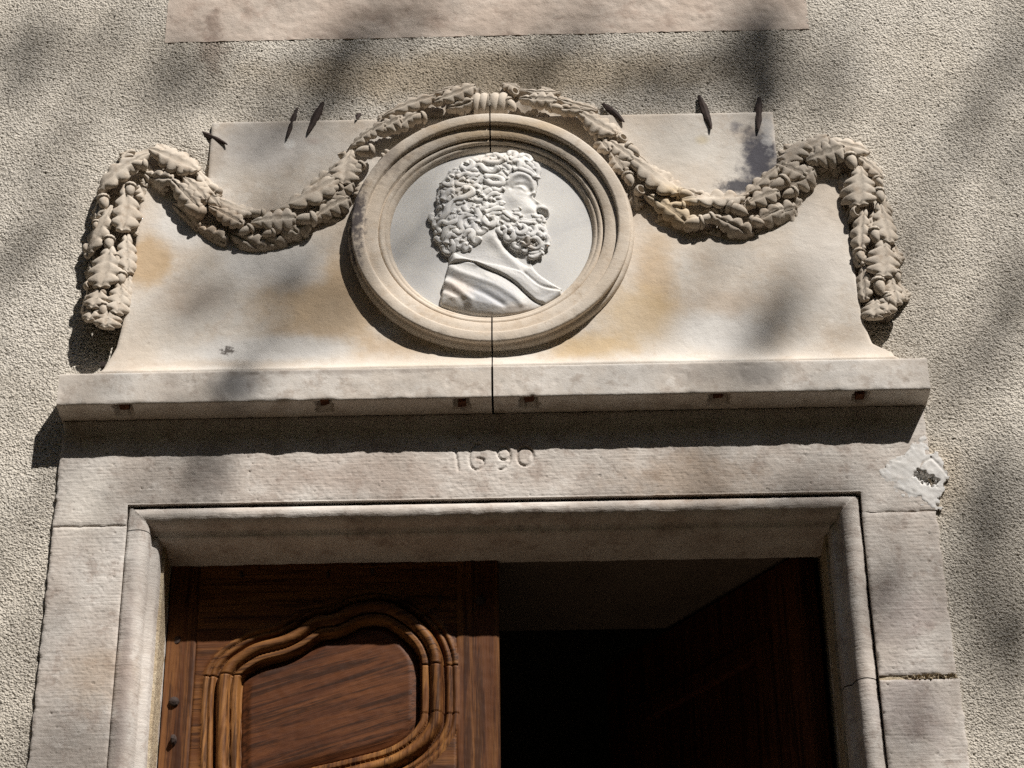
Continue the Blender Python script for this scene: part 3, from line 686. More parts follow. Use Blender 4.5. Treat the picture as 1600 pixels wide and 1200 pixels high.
BEARD = [
 ([(778, 334), (775, 343), (779, 350), (784, 346)], 4.4), ([(781, 351), (779, 359), (786, 364), (791, 358), (785, 354)], 4), ([(790, 362), (792, 371), (800, 372), (803, 363), (796, 359)], 4.6), ([(784, 333), (793, 342), (806, 343)], 4),
 ([(795, 348), (801, 351), (809, 349)], 3.4), ([(807, 355), (808, 363), (816, 365), (822, 359), (817, 352), (811, 354)], 4.4), ([(803, 364), (811, 369), (817, 370), (820, 366)], 4), ([(822, 367), (825, 372), (823, 379), (817, 379)], 3.8),
 ([(801, 374), (803, 381), (811, 384), (817, 378)], 4.4), ([(826, 350), (834, 352), (837, 360), (830, 367), (824, 363), (827, 357)], 4.2), ([(813, 384), (820, 388), (826, 383)], 3.8), ([(828, 373), (838, 372), (843, 379), (838, 384), (828, 383)], 4.2),
 ([(828, 377), (833, 379), (838, 377)], 3.6), ([(838, 357), (843, 353), (850, 356), (851, 363), (845, 367), (840, 363)], 4), ([(845, 369), (852, 365), (856, 372), (855, 379)], 4.2), ([(842, 373), (848, 380), (845, 388)], 4), ([(823, 387), (830, 390), (840, 389), (847, 384)], 3.8),
 ([(826, 394), (832, 397), (840, 394), (848, 391)], 3.6), ([(811, 340), (820, 343), (830, 344), (837, 340), (844, 343)], 3.6), ([(830, 334), (838, 337), (846, 336), (850, 343)], 3.6), ([(810, 346), (822, 347), (836, 348)], 3.4),
 ([(799, 327), (808, 327), (813, 324)], 3), ([(801, 332), (810, 333), (815, 337)], 3.4), ([(785, 328), (793, 336), (801, 342)], 3.8), ([(797, 353), (803, 356), (807, 352)], 3.2), ([(846, 346), (850, 351), (847, 356)], 3), ([(791, 350), (797, 355), (800, 360)], 3.6)]
def curl(pts, r, lift, name, seed):
    P = spline(pts, 6+6*len(pts)); Q = pl(P, YB-.006); n = len(Q); rr = r*.00137*.98
    s = np.linspace(0, 1, n)
    rad = rr*(.45+.55*sstep(0, .22, s))*(1-.30*sstep(.55, .80, s)+.28*sstep(.84, 1., s))
    hh = np.array([bust_at(x, z) for x, z in Q]); k = np.ones(5)/5
    hh = np.convolve(np.pad(hh, 2, mode='edge'), k, 'valid'); hh = np.maximum(hh, .006)
    Yc = -.022-hh-lift-.0016*sstep(.55, 1, s)+.0005
    T = np.gradient(Q, axis=0); T /= np.linalg.norm(T, axis=1)[:, None]+1e-9; N = np.stack([-T[:, 1], T[:, 0]], 1)
    m = 18; a = np.linspace(0, 2*math.pi, m, endpoint=False)
    V = []
    for i in range(n):
        g = rad[i]*(1+.10*np.cos(7*a+.9*math.sin(seed)))
        u, v = g*np.cos(a), g*np.sin(a)*.60
        V += [(Q[i, 0]+N[i, 0]*uu, Yc[i]-vv, Q[i, 1]+N[i, 1]*uu) for uu, vv in zip(u, v)]
    F = [(i*m+j, i*m+(j+1) % m, (i+1)*m+(j+1) % m, (i+1)*m+j) for i in range(n-1) for j in range(m)]
    b = len(V); V += [(Q[0, 0]-T[0, 0]*rad[0]*.6, Yc[0], Q[0, 1]-T[0, 1]*rad[0]*.6), (Q[-1, 0]+T[-1, 0]*rad[-1]*.7, Yc[-1], Q[-1, 1]+T[-1, 1]*rad[-1]*.7)]
    F += [(b, (j+1) % m, j) for j in range(m)]+[(b+1, (n-1)*m+j, (n-1)*m+(j+1) % m) for j in range(m)]
    return part(name, V, F, M['marble'], bust)
for i, (p, r) in enumerate(CURLS): curl(p, r*1.36, -.0010+.0018*(i % 3)/2, 'hair_curl', i)
for i, (p, r) in enumerate(BEARD): curl(p, r*1.32, -.0010+.0018*(i % 3)/2, 'beard_curl', i+.5)
# small locks drilled in between
HP = spline([(690, 380), (684, 352), (686, 306), (702, 268), (730, 249), (770, 240), (798, 238), (826, 248), (834, 264), (800, 262), (786, 282), (784, 304), (786, 322), (772, 338), (764, 350), (745, 362), (745, 374), (726, 384), (702, 392)], 70)
BP = spline([(782, 334), (796, 334), (812, 340), (830, 338), (846, 342), (852, 362), (853, 380), (830, 398), (808, 384), (784, 360)], 40)
rr_ = np.random.default_rng(77); used_ = np.array([q for p, _ in CURLS+BEARD for q in spline(p, 14)])
for poly, nm, cnt in ((HP, 'hair_curl', 60), (BP, 'beard_curl', 26)):
    k = 0
    for _ in range(4000):
        q = np.array([rr_.uniform(poly[:, 0].min(), poly[:, 0].max()), rr_.uniform(poly[:, 1].min(), poly[:, 1].max())])
        if not inside(np.array([q[0]]), np.array([q[1]]), poly)[0]: continue
        if np.hypot(*(used_-q).T).min() < 6.2: continue
        a0 = rr_.uniform(0, 6.28); sg = rr_.choice([-1, 1]); ra = rr_.uniform(2.6, 3.6)
        pts_ = [(q[0]+ra*math.cos(a0+sg*t)*(1-.10*t), q[1]+ra*math.sin(a0+sg*t)*(1-.10*t)) for t in (0, 1.1, 2.2, 3.3, 4.4)]
        curl(pts_, rr_.uniform(4., 4.8), -.0010, nm, k); used_ = np.concatenate([used_, np.array(pts_)]); k += 1
        if k >= cnt: break

# ------------------------------------------------------------------ garlands
CL = pl(spline([(160, 505), (168, 460), (175, 400), (182, 340), (191, 290), (208, 258), (236, 246), (264, 258), (288, 287), (318, 318), (352, 346), (395, 358), (440, 350), (490, 328), (530, 298), (562, 256), (592, 215), (628, 187), (672, 166), (720, 153), (752, 150)], 140), -.03)
CRr = pl(spline([(780, 150), (815, 151), (858, 160), (898, 177), (935, 206), (965, 242), (990, 277), (1020, 306), (1060, 327), (1110, 338), (1160, 336), (1200, 318), (1232, 284), (1256, 254), (1285, 236), (1315, 236), (1338, 262), (1352, 300), (1362, 350), (1370, 400), (1378, 450), (1383, 492)], 140), -.03)
CLS = np.concatenate([CL, CRr])
HWG, HG = .055, .029
def dome(X, Z, hw=.058, H=.030, base=.004):
    X = np.asarray(X, float); Z = np.asarray(Z, float)
    d1, _ = segdist(X, Z, CL); d2, _ = segdist(X, Z, CRr); d = np.minimum(d1, d2)
    return base+H*np.sqrt(np.clip(1-(d/hw)**2, 0.0, 1))
gL = empty('oak_garland', (CL[0][0], 0, CL[0][1]), 'carved oak leaf garland on the left of the medallion, hanging down the panel\'s left edge', 'garland', 'carved oak garlands beside the medallion')
gR = empty('oak_garland', (CRr[-1][0], 0, CRr[-1][1]), 'carved oak leaf garland on the right of the medallion, hanging down the panel\'s right edge', 'garland', 'carved oak garlands beside the medallion')
def core(C, parent):
    n = len(C); T = np.gradient(C, axis=0); T /= np.linalg.norm(T, axis=1)[:, None]; N = np.stack([-T[:, 1], T[:, 0]], 1)
    m = 15; a = np.linspace(-1, 1, m); s = np.arange(n)/(n-1)
    V = []
    endt = np.minimum(1, np.sqrt(np.clip((s if parent is gL else 1-s)/.06, 0, 1))*.9+.1)
    for i in range(n):
        u = a*.050*endt[i]
        V += [(C[i, 0]+N[i, 0]*k, -.008*math.sqrt(max(0, 1-q*q))*endt[i]+.002, C[i, 1]+N[i, 1]*k) for k, q in zip(u, a)]
    V = np.array(V); V[:, 1] += vnoise(V, .016)*.006
    F = [(i*m+j, i*m+j+1, (i+1)*m+j+1, (i+1)*m+j) for i in range(n-1) for j in range(m-1)]
    F += [tuple(range(m)), tuple(range((n-1)*m, n*m))[::-1]]
    return part('core', V, F, M['garland'], parent)
core(CL, gL); core(CRr, gR)
LEAVES = [ # (base, tip, width) in photo pixels, extra lift in mm
 ((233, 240), (160, 290), 36, 4), ((196, 290), (192, 358), 38, 5), ((174, 322), (138, 388), 30, 3), ((198, 362), (200, 420), 27, 3), ((173, 384), (160, 448), 44, 7), ((161, 448), (146, 482), 32, 7), ((188, 438), (183, 488), 34, 5), ((150, 470), (140, 500), 26, 3), ((172, 480), (166, 512), 34, 4), ((140, 440), (132, 482), 20, 0), ((157, 300), (150, 335), 22, 0), ((200, 420), (193, 470), 22, 0),
 ((222, 266), (266, 280), 28, 0), ((234, 233), (302, 264), 42, 6), ((266, 280), (308, 326), 28, 6), ((288, 279), (320, 313), 30, 6), ((304, 258), (336, 304), 24, 2), ((268, 312), (304, 350), 26, 0), ((303, 350), (348, 374), 28, 0), ((332, 308), (392, 331), 32, 4), ((328, 325), (376, 353), 26, 7), ((393, 349), (458, 346), 36, 7), ((424, 325), (522, 286), 44, 7), ((468, 292), (534, 256), 26, 2),
 ((416, 340), (462, 362), 30, 2), ((362, 364), (412, 390), 30, 0), ((395, 372), (446, 384), 28, 0), ((548, 234), (538, 288), 42, 7), ((498, 319), (548, 290), 26, 3), ((488, 343), (542, 312), 28, 0), ((543, 228), (577, 207), 18, 2), ((558, 217), (600, 197), 22, 4), ((592, 208), (624, 190), 26, 6), ((598, 180), (674, 157), 24, 5), ((595, 210), (648, 183), 22, 4), ((676, 162), (738, 141), 28, 7), ((697, 169), (738, 161), 20, 4),
 ((708, 142), (738, 136), 14, 3), ((668, 148), (704, 140), 13, 1), ((440, 372), (480, 350), 24, 0), ((300, 280), (340, 320), 20, 0), ((450, 310), (500, 300), 18, 0), ((345, 318), (400, 322), 20, 1),
 # right of the medallion
 ((808, 142), (870, 148), 16, 4), ((812, 155), (866, 161), 26, 6), ((858, 166), (908, 175), 18, 2), ((862, 151), (928, 172), 17, 2), ((903, 175), (957, 210), 34, 6), ((948, 220), (986, 250), 28, 4), ((955, 236), (974, 268), 26, 3), ((982, 246), (1054, 300), 46, 8), ((996, 239), (1048, 282), 26, 4), ((1044, 281), (1102, 298), 18, 1), ((1008, 302), (1071, 348), 30, 1), ((1066, 314), (1156, 310), 42, 8),
 ((1108, 337), (1172, 364), 26, 4), ((1153, 303), (1210, 265), 26, 5), ((1162, 324), (1212, 306), 32, 6), ((1174, 349), (1220, 328), 28, 2), ((1225, 264), (1252, 222), 42, 4), ((1260, 252), (1314, 236), 38, 6), ((1273, 216), (1352, 234), 30, 3), ((1214, 250), (1256, 276), 34, 3), ((1228, 294), (1268, 268), 30, 2), ((1194, 338), (1242, 322), 30, 3), ((1240, 240), (1290, 215), 30, 2),
 ((1340, 244), (1376, 272), 26, 3), ((1343, 262), (1342, 320), 44, 7), ((1373, 316), (1388, 376), 32, 5), ((1351, 324), (1345, 386), 26, 4), ((1380, 374), (1380, 432), 44, 7), ((1351, 412), (1352, 464), 24, 2), ((1392, 430), (1402, 472), 28, 3), ((1368, 466), (1366, 496), 38, 3), ((1388, 455), (1384, 490), 26, 3), ((1366, 330), (1366, 362), 18, 0), ((1340, 370), (1344, 410), 22, 0), ((1040, 330), (1090, 350), 24, 0), ((1118, 300), (1150, 300), 18, 0),
 ((930, 205), (950, 236), 24, 1), ((886, 162), (930, 186), 16, 0), ((1180, 300), (1216, 286), 24, 0)]
def leaf(b, t, w, lift, parent, seed):
    r = np.random.default_rng(seed)
    B = at(b[0], b[1], -.036)[[0, 2]]; T = at(t[0], t[1], -.036)[[0, 2]]
    D = T-B; L = np.linalg.norm(D)*1.12; D = D/np.linalg.norm(D); N = np.array([-D[1], D[0]])
    Wd = w*.00152*1.16
    ns, nt = 46, 11
    s = np.linspace(0, 1, ns); tt = np.linspace(-1, 1, nt)
    S, Tt = np.meshgrid(s, tt, indexing='ij')
    lob = 2 if L < .042 else 3 if L < .088 else 4
    ph = r.uniform(-.05, .05)
    env = (.34+.66*sstep(0, .55, s))*np.clip(1-s**7, 0, 1)**.5
    w_side = []
    for sd in (-1, 1):
        u = s*(lob+.42)+ph*sd
        lo = np.abs(np.sin(math.pi*np.clip(u, .10, None)))**.48
        w_side.append(Wd/2*env*(.47+.53*lo)*(1+.10*r.uniform(-1, 1)))
    wid = np.where(Tt < 0, w_side[0][:, None], w_side[1][:, None])
    bend = r.uniform(-.05, .05)*L
    A = S*L+.10*Wd*np.abs(Tt)**1.3*(1-S)-.02*L
    C = Tt*wid+bend*np.sin(math.pi*S)
    Xg = B[0]+D[0]*A+N[0]*C; Zg = B[1]+D[1]*A+N[1]*C
    Yd = dome(Xg, Zg, HWG, HG, .004)
    at_ = np.abs(Tt)
    lobS = np.abs(np.sin(math.pi*S*(lob+.42)))
    bump = .0038*(1-at_**2)-.0030*np.exp(-(at_/.10)**2)+.0022*(lobS-.6)*at_+.0016*np.sin(math.pi*at_)
    curlr = -.003*sstep(.85, 1, S)-.003*sstep(.2, 0, S)
    Hh = Yd+.004+lift*.0011+.0085*(S-.45)+bump+curlr
    Hh = Hh+.0006*vnoise(np.stack([Xg, Hh*0, Zg], -1), .012)
    V, F = hf(Xg, -Hh, Zg, None, None)
    # rim folded back so the leaf has thickness
    idx = np.arange(ns*nt).reshape(ns, nt); per = np.concatenate([idx[0, :], idx[1:, -1], idx[-1, -2::-1], idx[-2:0:-1, 0]])
    n0 = len(V); rim = V[per].copy(); cen = V.mean(0)
    back = rim.copy(); back[:, 1] += .011; back[:, [0, 2]] += (cen[[0, 2]]-back[:, [0, 2]])*.10
    mid = rim.copy(); mid[:, 1] += .004; mid[:, [0, 2]] -= (cen[[0, 2]]-mid[:, [0, 2]])*.012
    k = len(per); V = np.concatenate([V, mid, back])
    i = np.arange(k); j = (i+1) % k
    F = np.concatenate([F, np.stack([per[i], n0+i, n0+j, per[j]], 1), np.stack([n0+i, n0+k+i, n0+k+j, n0+j], 1)])
    return part('oak_leaf', V, F, M['garland'], parent)
for i, (b, t, w, lf) in enumerate(LEAVES): leaf(b, t, w, lf, gL if b[0] < 765 else gR, 300+i)
# a hidden second layer of smaller leaves closes the gaps
for C, par, sd in ((CL, gL, 1), (CRr, gR, 2)):
    r = np.random.default_rng(sd)
    T = np.gradient(C, axis=0); T /= np.linalg.norm(T, axis=1)[:, None]; N = np.stack([-T[:, 1], T[:, 0]], 1)
    for i in range(4, len(C)-4, 8):
        for q in (-.040, .040):
            c = C[i]+N[i]*(q+r.uniform(-.006, .006)); dr = T[i]*r.choice([-1, 1])+N[i]*np.sign(q)*r.uniform(.2, .7); dr /= np.linalg.norm(dr)
            if par is gL and i > 108 and q < 0 or par is gR and i < 34 and q < 0: continue
            def topx(p):
                v = np.array([p[0], -.036, p[1]])-CAMO; zc = v@FW; return (800+CF*(v@RT)/zc, 600-CF*(v@UP)/zc)
            leaf(topx(c-dr*.022), topx(c+dr*.022), r.uniform(20, 26), -10, par, 900+i)
# acorns: one nut and one cup mesh shared by all
def lathe(prof, m):
    V = []; F = []
    for a, z in prof: V += [(a*math.cos(2*math.pi*k/m), a*math.sin(2*math.pi*k/m), z) for k in range(m)]
    n = len(prof)
    for i in range(n-1):
        for k in range(m): F.append((i*m+k, i*m+(k+1) % m, (i+1)*m+(k+1) % m, (i+1)*m+k))
    F += [tuple(range(m))[::-1], tuple(range((n-1)*m, n*m))]
    return V, F
NUT = mesh('nut', *lathe([(.55, -.2), (.70, .1), (.80, .5), (.82, .95), (.76, 1.4), (.62, 1.8), (.42, 2.1), (.22, 2.28), (.12, 2.36), (.07, 2.48), (.02, 2.52)], 14), M['garland'])
v, f = lathe([(.15, -.55), (.55, -.48), (.85, -.30), (1.0, -.05), (1.03, .15), (.98, .28), (.80, .30), (.70, .22)], 18)
v = np.array(v); rad = np.hypot(v[:, 0], v[:, 1]); an = np.arctan2(v[:, 1], v[:, 0]); bmp = 1+.08*np.cos(9*an)*np.cos(v[:, 2]*14); v[:, 0] *= bmp; v[:, 1] *= bmp
CUP = mesh('cup', v, f, M['garland'])
v, f = lathe([(.5, -.9), (.85, -.6), (1.0, -.1), (1.02, .45), (.92, .62), (.74, .60), (.66, .35), (.55, .0), (.3, -.15), (.05, -.2)], 18)
HOL = mesh('empty_cup', np.array(v)*np.array([.9, .9, 1.]), f, M['garland'])
def acorn(cx, cy, ang, size, parent, out=.12, kind='acorn', lift=.0):
    """(cx, cy) = middle of the nut in the photo, ang = where the tip points in the picture (degrees, 0 = right, 90 = up)"""
    p = at(cx, cy, -.04); H = float(dome(p[0], p[2], HWG, HG, .004)); sc = size*.00137*.5*.98
    p = at(cx, cy, -H-.008); c = np.array([p[0], -H-.007-lift, p[2]])
    a = math.radians(ang); d = Vector((math.cos(a), -out, math.sin(a))).normalized()
    q = d.to_track_quat('Z', 'Y')
    base = Vector(tuple(c))-d*(.95*sc if kind == 'acorn' else 0)
    o = bpy.data.objects.new('acorn' if kind == 'acorn' else 'acorn_cup', NUT if kind == 'acorn' else HOL); COL.objects.link(o); o.parent = parent
    o.location = Vector((base.x, base.y, base.z+ZO))-wloc(parent); o.rotation_mode = 'QUATERNION'; o.rotation_quaternion = q; o.scale = (sc, sc, sc)
    if kind == 'acorn':
        k = bpy.data.objects.new('acorn_cup', CUP); COL.objects.link(k); k.parent = o
    return o
for a in [(203, 297, -95, 20), (162, 316, -80, 21), (170, 380, -90, 20), (189, 435, -95, 19), (161, 484, -90, 19), (217, 257, 180, 20), (283, 264, 150, 20), (335, 296, 140, 19), (304, 328, 150, 26), (402, 334, 180, 20), (477, 343, 190, 26), (524, 296, 205, 20),
          (570, 236, 190, 23), (652, 185, 195, 22), (384, 360, 215, 18), (420, 365, 200, 16), (560, 262, 230, 18), (182, 405, -80, 14), (150, 352, -90, 14)]: acorn(*a, gL)
for a in [(798, 164, -60, 21), (868, 168, -10, 18), (988, 235, -45, 22), (983, 280, -75, 20), (1071, 304, -20, 22), (1085, 348, 190, 24), (1104, 342, 200, 20), (1060, 321, 180, 16), (1152, 328, -30, 26), (1217, 288, 220, 26), (1330, 252, -80, 24), (1374, 306, -85, 21),
          (1367, 368, -85, 22), (1344, 400, -90, 20), (1374, 448, -85, 24), (1373, 284, -60, 16), (1402, 432, -90, 16), (1392, 470, -60, 18), (1234, 302, 210, 20), (1182, 346, -20, 18), (1386, 466, -90, 16)]: acorn(*a, gR)
for a in [(137, 446, 0, 16), (535, 242, 120, 16), (664, 153, 90, 15), (418, 352, 200, 14), (318, 314, 90, 14)]: acorn(*a, gL, .9, 'cup')
for a in [(803, 144, 0, 17), (972, 217, 20, 19), (999, 298, 0, 20), (1337, 331, -20, 20), (1172, 316, 0, 16)]: acorn(*a, gR, 1.6, 'cup')
# ribbon binding at the crown of the arch, one half on each stone
def ribbon(side, parent):
    C = pl([(740, 153), (766, 151), (793, 152)], -.05); x0, x1 = (C[0][0], -.0016) if side < 0 else (.0016, C[2][0]); zc = C[1][1]-.004
    n, m = 40, 34; u = np.linspace(0, 1, n); a = np.linspace(math.radians(-20), math.radians(205), m)
    U, A = np.meshgrid(u, a, indexing='ij')
    X = x0+(x1-x0)*U
    slant = .012*np.cos(A)
    fold = np.abs(np.sin(math.pi*(U*2.1+(.25 if side < 0 else .1)+.22*np.cos(A))))**.6
    R = .035+.005*fold; Y = -.008-R*np.sin(A)*1.0; Zz = zc-R*1.0*np.cos(A)*.95
    V, F = hf(X, Y, Zz, None, None)
    return part('ribbon', V, F, M['garland'], parent)
ribbon(-1, gL); ribbon(1, gR)

# ------------------------------------------------------------------ iron spikes above the panel
SPK = [((319, 209), (356, 226), 9, 'dark iron spike slanting down over the panel\'s upper left corner'), ((461, 178), (448, 216), 8, 'dark iron spike, left one of the pair on the panel top'), ((500, 170), (481, 208), 11, 'dark iron spike, thicker right one of the pair on the panel top'),
       ((949, 168), (976, 191), 10, 'dark iron spike beside the garland, right of the medallion top'), ((1096, 160), (1112, 202), 11, 'dark leaf-shaped iron spike on the right half of the panel top'), ((1186, 163), (1185, 205), 10, 'black upright iron spike above the dark run-off stain'),
       ((561, 179), (556, 186), 7, 'short iron stub on the panel top beside the left garland')]
for (a, b, w, lab) in SPK:
    A = at(a[0], a[1], -.002); Bp = at(b[0], b[1], -.0185); L = np.linalg.norm(Bp-A)
    o = empty('iron_spike', A, lab, 'spike', 'iron spikes along the panel top')
    ax = (Bp-A)/L; side = np.cross(ax, [0, 1, 0]); side /= np.linalg.norm(side); nrm = np.cross(side, ax)
    prof = [(-.25, .42), (0, .75), (.12, .95), (.35, 1.), (.6, .82), (.85, .45), (.97, .2), (1.0, .05)]
    V = []; ww = w*.00137*.5*1.3
    for s, r in prof:
        for k in range(8):
            an = 2*math.pi*k/8
            V.append(A+ax*L*s+side*ww*r*math.cos(an)+nrm*ww*r*.55*math.sin(an)*(1.3 if k in (2, 6) else 1))
    F = [(i*8+k, i*8+(k+1) % 8, (i+1)*8+(k+1) % 8, (i+1)*8+k) for i in range(7) for k in range(8)]+[tuple(range(8))[::-1], tuple(range(56, 64))]
    V = np.array(V); V += .0012*(vnoise(V, .012)[:, None])
    part('blade', V, F, M['iron'], o, False)
p = at(163, 574, 0)
o = part('iron_stub', *box(p[0]-.006, p[0]+.006, -.014, .02, p[2]-.006, p[2]+.006), M['iron'], None, False); tag(o, 'small square rusty iron stub beside the left foot of the panel', 'iron stub')

# ------------------------------------------------------------------ left door leaf
door = empty('door_leaf', (-OX, DY, GND), 'closed carved oak door leaf with a curved moulded panel', 'door')
GCV = [(305, 960), (307, 800), (308, 690), (318, 580), (345, 528), (385, 490), (470, 440), (600, 402), (690, 345), (730, 322), (800, 315), (870, 280), (950, 262), (1050, 272), (1150, 330), (1220, 400), (1255, 470), (1265, 540), (1265, 740), (1240, 820), (1170, 900), (1060, 965), (900, 1010), (750, 1045), (600, 1085), (480, 1120), (380, 1110), (322, 1050), (305, 960)]
GC = pl(spline([(220+.375*a, 840+.375*b) for a, b in GCV], 150), DY)[:-1]
dx1 = .0015
X, Z = grid(-OX+.003, dx1, -.95, OZ+.012, .0024)
d = sdf(X, Z, GC)                                             # + inside the groove line
xs_l, xs_r = at(300, 1100, DY)[0], at(713, 1100, DY)[0]
zr_b = at(500, 1195, DY)[2]
Y = np.full(X.shape, DY)
Y = Y-.0035*np.exp(-((d+.022)/.006)**2)-.003*np.exp(-((d+.009)/.005)**2)+.0035*np.exp(-((d+.0155)/.002)**2)   # fine beads outside
Y = Y+.008*np.exp(-(d/.0028)**2)                               # groove line
tor = np.clip(1-((d-.0165)/.0130)**2, 0, 1); Y = Y-.0150*np.sqrt(tor)
Y = Y-.0065*sstep(.0315, .034, d)*sstep(.0475, .0445, d)
Y = Y+np.where(d > .044, .013*sstep(.046, .051, d)-.006*sstep(.053, .074, d), 0)
Y = Y+.004*np.exp(-((d-.0515)/.002)**2)
joint = np.minimum(np.abs(X-xs_l), np.abs(X-xs_r)); out = d < -.028
Y = Y+np.where(out, .0025*np.exp(-(joint/.0016)**2), 0)
Y = Y-.0001*bandnoise(X.shape, .0024, .05, 201)
mk = d > -.028
cx, cz = GC[:, 0].mean(), GC[:, 1].mean()
fld = d > .052
zj = [at(0, 840+.375*k, DY)[2] for k in (575, 740, 690)]
mo = mk & ~fld
xm = at(600, 1100, DY)[0]
left = mo & (X < xm-.13) & (Z < at(340, 1056, DY)[2]); right = mo & (X > xm+.07) & (Z < at(680, 1040, DY)[2]) & (Z > at(680, 1117, DY)[2])
top = mo & ~left & ~right & (Z > at(500, 1117, DY)[2]); bot = mo & ~left & ~right & ~top
for a, b in ((left, top), (right, top), (right, bot)):
    e = np.zeros(X.shape, bool); e[1:] |= a[1:] & b[:-1]; e[:-1] |= a[:-1] & b[1:]
    Y = Y+np.where(e, .003, 0)
jcell = lambda Mk: Mk[:-1, :-1]
ST = {'stile_l': out & (X < xs_l), 'stile_r': out & (X >= xs_r), 'rail_t': out & (X >= xs_l) & (X < xs_r) & (Z > cz), 'rail_b': out & (X >= xs_l) & (X < xs_r) & (Z <= cz)}
def dpart(name, mk_, mat): 
    c = jcell(mk_)
    if c.any(): part(name, *hf(X, Y, Z, c, None), mat, door)
dpart('stile', ST['stile_l'], M['wood_v']); dpart('stile', ST['stile_r'], M['wood_v'])
dpart('rail', ST['rail_t'], M['wood_h']); dpart('rail', ST['rail_b'], M['wood_h'])
dpart('panel', fld, M['wood_d'])
dpart('moulding', left, M['wood_m']); dpart('moulding', right, M['wood_m']); dpart('moulding', top, M['wood_t']); dpart('moulding', bot, M['wood_m'])
V, F = join(box(dx1-.0005, dx1+.004, DY+.001, DY+.05, GND, OZ+.012), box(-OX, dx1, DY+.04, DY+.05, GND, OZ+.012), box(-OX+.003, dx1, DY, DY+.05, -1.3, -.95))
part('backing', V, F, M['wood_v'], door, False)
part('lower_panel', *box(-OX+.1, -.1, DY+.01, DY+.04, GND+.25, -1.3), M['wood_d'], door, False)
part('stile', *box(-OX+.003, -OX+.1, DY, DY+.05, GND+.01, -1.3), M['wood_v'], door, False); part('stile', *box(-.1, dx1, DY, DY+.05, GND+.01, -1.3), M['wood_v'], door, False)
part('rail', *box(-OX+.1, -.1, DY, DY+.05, GND+.01, GND+.25), M['wood_h'], door, False)
NAIL = mesh('nail_head', *lathe([(1., 0), (1., .25), (.8, .55), (.35, .8), (.05, .85)], 8), M['iron'], False)
for px, py, r in [(272, 1097, 8), (270, 1157, 9), (685, 937, 8), (751, 939, 8), (376, 898, 6), (511, 898, 6), (580, 894, 6), (736, 872, 7), (276, 1000, 6)]:
    p = at(px, py, DY); o = bpy.data.objects.new('nail_head', NAIL); COL.objects.link(o); o.parent = door
    o.location = Vector((p[0], DY-.001, p[2]+ZO))-wloc(door); o.rotation_euler = (math.radians(90), 0, random.random()*3); s = r*.00137; o.scale = (s, s, s*.8)

# ------------------------------------------------------------------ right door leaf, swung inwards, and the dark passage
A = np.array([OX-.048, DY+.01]); Bq = at_z(1046, 984, OZ+.004)[:2]
dv = (Bq-A); Ld = .668; dv = dv/np.linalg.norm(dv); nv = np.array([-dv[1], dv[0]])     # nv points to the opening side
if nv[0] > 0: nv = -nv
rd = empty('door_leaf', (A[0], A[1], GND), 'oak door leaf standing open in the shade inside the doorway', 'door')
def rbox(u0, u1, t0, t1, z0, z1):
    V, F = box(u0, u1, t0, t1, z0, z1); W_ = V.copy()
    W_[:, 0] = A[0]+dv[0]*V[:, 0]-nv[0]*V[:, 1]; W_[:, 1] = A[1]+dv[1]*V[:, 0]-nv[1]*V[:, 1]; return W_, F
ZT = OZ+.004
part('stile', *rbox(0, .10, 0, .045, GND+.01, ZT), M['wood_i'], rd, False); part('stile', *rbox(Ld-.1, Ld, 0, .045, GND+.01, ZT), M['wood_i'], rd, False)
for z0, z1 in ((ZT-.14, ZT), (ZT-1.0, ZT-.86), (GND+.01, GND+.25)): part('rail', *rbox(.10, Ld-.1, 0, .045, z0, z1), M['wood_i'], rd, False)
part('panel', *rbox(.10, Ld-.1, .012, .035, ZT-.86, ZT-.14), M['wood_i'], rd, False); part('panel', *rbox(.10, Ld-.1, .012, .035, GND+.25, ZT-1.0), M['wood_i'], rd, False)
for u0, u1, z0, z1 in ((.10, .14, ZT-.86, ZT-.14), (Ld-.14, Ld-.1, ZT-.86, ZT-.14), (.14, Ld-.14, ZT-.18, ZT-.14), (.14, Ld-.14, ZT-.86, ZT-.82)): part('moulding', *rbox(u0, u1, -.008, .012, z0, z1), M['wood_i'], rd, False)
yE = at_z(900, 984, OZ+.016)[1]
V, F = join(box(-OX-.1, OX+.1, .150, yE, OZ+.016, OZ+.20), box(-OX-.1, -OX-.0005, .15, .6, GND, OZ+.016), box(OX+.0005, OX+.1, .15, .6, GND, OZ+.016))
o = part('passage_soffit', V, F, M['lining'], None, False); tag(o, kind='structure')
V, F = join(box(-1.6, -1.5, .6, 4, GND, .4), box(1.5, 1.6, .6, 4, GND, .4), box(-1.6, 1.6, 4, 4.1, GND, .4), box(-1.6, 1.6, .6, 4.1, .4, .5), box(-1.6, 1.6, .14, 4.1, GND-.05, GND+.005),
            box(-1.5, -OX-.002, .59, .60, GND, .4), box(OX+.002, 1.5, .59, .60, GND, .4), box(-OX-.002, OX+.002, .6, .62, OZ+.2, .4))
o = part('dark_room', V, F, M['room'], None, False); tag(o, kind='structure')

